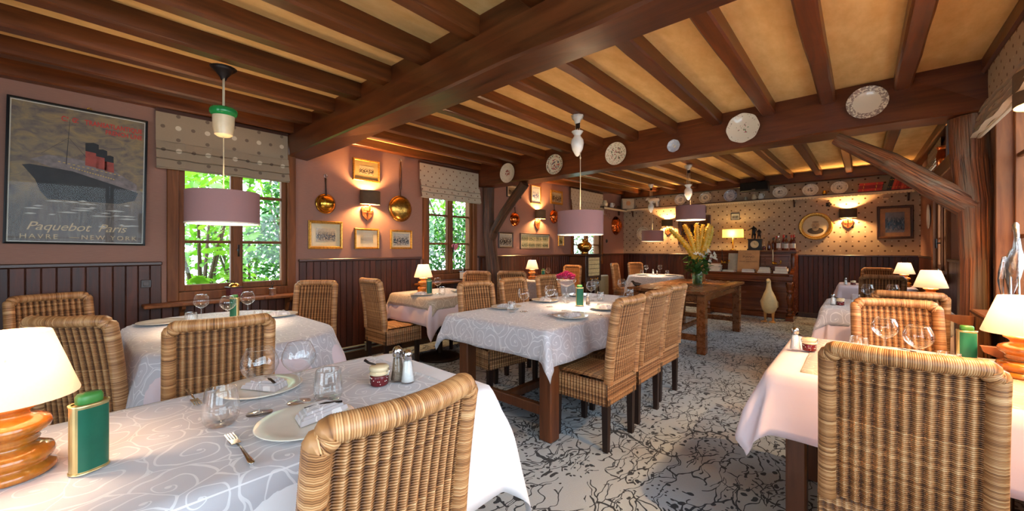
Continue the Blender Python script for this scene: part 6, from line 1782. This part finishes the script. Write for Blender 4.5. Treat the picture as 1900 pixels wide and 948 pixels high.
# clock with two bronze figures
t = thing('mantel_clock', 'black marble clock carrying two bronze figures on the piano', 'clock', (2.865, 8.83, PTZ))
m = MB(); m.box(-.125, -.07, 0, .125, .07, .03, bev=.004); m.box(-.11, -.06, .03, .11, .06, .20, bev=.004); m.box(-.12, -.065, .20, .12, .065, .22, bev=.004); m.build('case', M_['black'], t)
MR = Matrix.Rotation(R(90), 3, 'X')
m = MB(); m.lathe([(0, .004), (.062, .004), (.064, .008), (.070, .006), (.070, 0)], 28, (0, -.06, .115), M=MR); m.build('dial', M_['dial'], t)
m = MB(); dl = t.children[-1]; m.box(-.002, -.068, .113, .002, -.066, .155); m.box(-.002, -.068, .113, .030, -.066, .117); m.build('hands', M_['black'], dl)
def figurine(name, px, h, arm):
    sk = bpy.data.meshes.new(name); k = h/.24
    P = [(0, 0, .12), (0, 0, .165), (0, 0, .195), (0, 0, .205), (0, -.003, .228), (.02, 0, .06), (.022, .004, .004), (-.02, -.01, .062), (-.024, -.006, .004), (.033, 0, .185), (.045, -.015, .15), (.03, -.03, .13), (-.033, 0, .185), (-.06, -.01, .165) if arm else (-.045, -.012, .15), (-.095, -.02, .15) if arm else (-.03, -.03, .13)]
    E_ = [(0, 1), (1, 2), (2, 3), (3, 4), (0, 5), (5, 6), (0, 7), (7, 8), (2, 9), (9, 10), (10, 11), (2, 12), (12, 13), (13, 14)]
    sk.from_pydata([(x*k, y*k, z*k) for x, y, z in P], E_, [])
    sk.materials.append(M_['bronze'])
    o = link(name, sk, t, (px, 0, .22))
    md = o.modifiers.new('skin', 'SKIN'); rads = [.026, .026, .026, .010, .018, .014, .009, .014, .009, .010, .008, .006, .010, .008, .006]
    for v, r_ in zip(sk.skin_vertices[0].data, rads): v.radius = (r_*k, r_*k)
    sk.skin_vertices[0].data[0].use_root = True
    sd = o.modifiers.new('smooth', 'SUBSURF'); sd.levels = 2; sd.render_levels = 2
figurine('standing_figure', -.025, .27, True); figurine('smaller_figure', .065, .20, False)
# bottles
BGp = 'bottles on the piano'
BL = [(3.02, .21, .036, 'glass', 'glass_red', None, 'clear decanter of red liqueur leftmost of the piano bottles', 0),
      (3.10, .19, .03, 'glass_tint', 'glass_red', None, 'short amber bottle second from left on the piano', 0),
      (3.155, .235, .030, 'glass_tint', None, 'book_dark', 'amber bottle with dark cap behind the short one on the piano', 1),
      (3.205, .27, .026, 'glass_tint', None, 'book_red', 'slim dark bottle with red cap near the middle of the piano row', 1),
      (3.255, .30, .034, 'glass', None, 'steel', 'tall clear bottle with glass stopper on the piano', 0),
      (3.315, .29, .033, 'glass_red', None, 'book_red', 'dark red bottle with white label and red cap on the piano', 1),
      (3.375, .28, .034, 'glass_tint', None, 'black', 'bottle with cream label and black cap on the piano', 0),
      (3.435, .285, .03, 'glass_red', None, 'book_red', 'red bottle with white label, second from right on the piano', 1),
      (3.485, .285, .03, 'glass_red', None, 'book_red', 'rightmost red capped bottle on the piano', 0)]
for k, (x, h, r, mat, fill, capm, lab, row) in enumerate(BL):
    t = thing('bottle', lab, 'bottle', (x, 8.76+.10*row+(.02 if k % 2 else 0), PTZ), group=BGp)
    m = MB(); m.lathe([(0, 0), (r*.95, 0), (r, .006), (r, h*.52), (r*.9, h*.6), (r*.42, h*.72), (r*.36, h*.78), (r*.36, h*.92), (r*.42, h*.925), (r*.42, h*.94), (0, h*.94)], 22); m.build('bottle_body', M_[mat], t)
    if fill: 
        m = MB(); m.lathe([(0, .004), (r*.9, .004), (r*.9, h*.36), (0, h*.36)], 18); m.build('liquid', M_[fill], t)
    if capm:
        m = MB(); m.lathe([(r*.45, h*.82), (r*.45, h*.99), (r*.4, h), (0, h)], 16); m.build('cap', M_[capm], t)
    else:
        m = MB(); m.lathe([(0, h*.94), (r*.3, h*.945), (r*.6, h*1.0), (r*.5, h*1.08), (0, h*1.1)], 14); m.build('stopper', M_['glass'], t)
    if k >= 4:
        m = MB(); m.lathe([(r*1.01, h*.14), (r*1.01, h*.44)], 16, arc=(R(200), R(340))); m.build('paper_label', M_['paper'], t)
# sheet music standing on the fallboard
def sheet(label, x, w, h, mat, y, tilt, lines):
    t = thing('sheet_music', label, 'booklet', (x, y, .835), rot=(R(-tilt), 0, 0))
    m = MB(); m.box(-w/2, 0, 0, w/2, .006, h, bev=.001)
    m.build('cover', mat, t)
    m = MB(); m.box(-w/2+.003, .0062, .002, w/2-.006, .010, h-.004); m.build('pages', M_['paper'], t)
    for body, sz_, z in lines:
        me = text_mesh(body, sz_, .0003, 0, 1.1); me.materials.clear(); me.materials.append(M_['ink'])
        link('lettering', me, t, (0, -.0006, z), (R(90), 0, 0))
    return t
sheet('worn tan booklet with dark lettering standing on the piano', 2.80, .36, .42, M_['kraft'], 8.52, 12, [('ETUDES', .026, .345), ('PIANO', .060, .29), ('pour le', .026, .245), ('POUR DEBUTANTS', .032, .20)])
sheet('plain pale booklet standing behind the lettered one on the piano', 2.62, .34, .36, M_['stoneware'], 8.545, 12, [])
# stacks of magazines and books on the key lid
MG = 'magazines and books on the piano lid'
def flat(label, x, y, z, w, d, h, mat, rz):
    t = thing('book', label, 'book', (x, y, z), rz, MG)
    m = MB(); c = min(.003, h*.25); m.box(-w/2, -d/2, 0, w/2, d/2, c); m.box(-w/2, -d/2, h-c, w/2, d/2, h); m.box(-w/2, d/2-c, c, w/2, d/2, h-c); m.build('cover', mat, t)
    m = MB(); m.box(-w/2+.003, -d/2+.003, c, w/2-.003, d/2-c, h-c); m.build('pages', M_['paper'], t)
rr = random.Random(12); z = .833; cols = ['magazine', 'paper', 'stoneware', 'book_tan', 'magazine', 'paper', 'kraft']
hs = [.018, .02, .024, .02, .016, .022, .03]
pos = ['lowest', 'second', 'third', 'fourth', 'fifth', 'sixth', 'topmost']
for k in range(7):
    flat('worn magazine in the tall left stack on the piano lid, %s of the stack' % pos[k], 2.235+rr.uniform(-.015, .02), 8.475+rr.uniform(-.01, .01), z, .25-.006*k, .17, hs[k], M_[cols[k]], rr.uniform(-9, 9)); z += hs[k]+.0005
for x, st in ((2.50, [('magazine', .02, 'pale magazine flat left of the tan booklet, bottom'), ('stoneware', .018, 'grey magazine flat left of the tan booklet, top')]),
              (2.83, [('book_mauve', .04, 'mauve book flat in front of the tan booklet'), ('magazine', .022, 'pale magazine on the mauve book')]),
              (3.08, [('magazine', .022, 'flat grey magazine right of the mauve book'), ('book_tan', .035, 'tan book in the small stack under the brass arm'), ('stoneware', .03, 'grey book above the tan one under the brass arm'), ('book_dark', .02, 'dark book topmost under the brass arm')]),
              (3.33, [('paper', .04, 'thick white book at the right end of the piano lid'), ('book_tan', .05, 'tan book on the thick white one, right end of piano'), ('book_mauve', .03, 'reddish book topmost at the right end of the piano lid')])):
    z = .833; w = .21
    for k, (mt, h, lab) in enumerate(st):
        flat(lab, x+rr.uniform(-.01, .01), 8.455+rr.uniform(-.005, .005), z, w, .14, h, M_[mt], rr.uniform(-5, 5)); z += h+.0005; w -= .022
# goose
t = thing('goose_figure', 'cream painted wooden goose standing upright before the piano', 'figurine', (3.205, 8.05, 0), 0)
m = MB()
P = [(0, .03, .145), (0, .03, .15), (0, .035, .175), (0, .04, .22), (0, .04, .29), (0, .03, .36), (0, .015, .43), (0, 0, .50), (0, -.005, .56), (0, -.005, .62), (0, -.005, .675), (0, -.02, .715), (0, -.05, .728), (0, -.085, .722), (0, -.115, .713), (0, -.125, .712)]
Rr = [.01, .055, .082, .108, .122, .118, .10, .074, .048, .036, .031, .034, .033, .021, .015, .006]
m.tube(P, Rr, 20, up=(0, 1, 0))
m.build('body', M_['goose'], t)
m = MB(); m.tube([(0, .10, .26), (0, .17, .20), (0, .22, .15)], [.07, .05, .01], 12, flat=.6); m.build('tail', M_['goose'], t)
for s in (-1, 1):
    m = MB(); m.tube([(s*.055, .04, .26), (s*.058, .03, .14), (s*.058, .03, .02)], [.045, .022, .014], 10); m.build('leg', M_['goose_leg'], t)
    m = MB(); m.prism([(s*.058-.015, .06), (s*.058+.015, .06), (s*.058+.05, -.06), (s*.058+.018, -.05), (s*.058, -.075), (s*.058-.018, -.05), (s*.058-.05, -.06)][::-1], 0, .02, 'z'); m.build('webbed_foot', M_['goose_leg'], t)
    m = MB(); m.ball((s*.03, -.045, .745), .006, n=8, m=6); m.build('eye', M_['black'], t)
    m = MB(); m.tube([(s*.085, .0, .43), (s*.105, .04, .36), (s*.10, .09, .28), (s*.05, .17, .19)], [.012, .03, .034, .01], 10, flat=.35, up=(0, 0, 1)); m.build('wing', M_['goose'], t)

# ================================================================== right hand window ledge
t = thing('silver_bird', 'silvered metal wading bird ornament with drooping wing at the right window', 'ornament', (5.02, 3.36, .886))
t.scale = (.7, .5, .95)
m = MB()
P = [(0, .17, .10), (0, .12, .17), (0, .06, .25), (0, 0, .32), (0, -.06, .37), (0, -.10, .41), (0, -.10, .46), (0, -.08, .50), (0, -.05, .53), (0, -.01, .525), (0, .05, .515), (0, .11, .505)]
Rr = [.006, .03, .058, .07, .055, .032, .022, .02, .026, .018, .008, .003]
m.tube(P, Rr, 14, up=(1, 0, 0)); m.v = [(x*.7, y, z) for x, y, z in m.v]; m.build('body', M_['silver'], t)
m = MB()
for k in range(8):
    a = k/7; m.tube([(-.05, -.03+.02*a, .36-.02*a), (-.055, .06+.03*a, .27-.05*a), (-.045, .14+.04*a-.1*a, .14-.03*a)], [.014, .018, .005], 6, flat=.35)
m.build('wing', M_['silver'], t)
for s in (-1, 1):
    m = MB(); m.tube([(s*.02, -.01, .27), (s*.02, -.03, .14), (s*.02, -.01, .0)], .006, 7); m.build('leg', M_['silver'], t)
m = MB(); m.lathe([(0, 0), (.055, 0), (.055, .008), (0, .012)], 18); m.build('stand', M_['silver'], t)
t = thing('butter_dish', 'silver tray with glass lid and knob behind the right lamp', 'dish', (5.0, 3.0, .886))
m = MB(); m.box(-.07, -.10, 0, .07, .10, .008, bev=.003); m.lathe([(.006, .008), (.006, .03)], 8, (-.05, .08, 0)); m.build('tray', M_['silver'], t)
m = MB(); m.box(-.055, -.085, .008, .055, .085, .06, bev=.006); m.build('lid', M_['glass'], t)
m = MB(); m.lathe([(0, .06), (.012, .062), (.008, .07), (.014, .082), (.01, .094), (0, .098)], 14); m.build('knob', M_['silver'], t)
m = MB(); m.tube([(0, 0, .072), (0, -.09, .068)], .003, 6); m.build('spoon', M_['silver'], t)
t = thing('sill_knob', 'small dark round drawer knob on the right sill', 'knob', (4.99, 3.62, .886))
m = MB(); m.lathe([(0, 0), (.014, 0), (.012, .006), (.018, .012), (.016, .02), (0, .024)], 16); m.build('turned_knob', M_['dark_wood'], t)
t = thing('window_shelf', 'narrow wooden sill on the far right window behind the lamps', 'shelf', (0, 0, 0))
m = MB(); m.box(XR-.14, 6.15, .90, XR-.025, 7.55, .925, bev=.005); m.build('board', M_['window_wood'], t)
t = thing('silver_teapot', 'small silver teapot on the far right window sill behind the lamps', 'teapot', (XR-.085, 6.35, .926))
m = MB(); m.lathe([(0, 0), (.035, 0), (.052, .025), (.054, .05), (.035, .085), (.02, .095), (.008, .105), (.01, .118), (0, .122)], 20); m.build('pot_body', M_['silver'], t)
m = MB(); m.tube([(0, -.05, .03), (0, -.08, .06), (0, -.095, .09)], [.012, .009, .006], 8); m.build('spout', M_['silver'], t)
m = MB(); m.tube([(0, .045, .08), (0, .085, .075), (0, .085, .035), (0, .05, .025)], .005, 6); m.build('handle', M_['silver'], t)
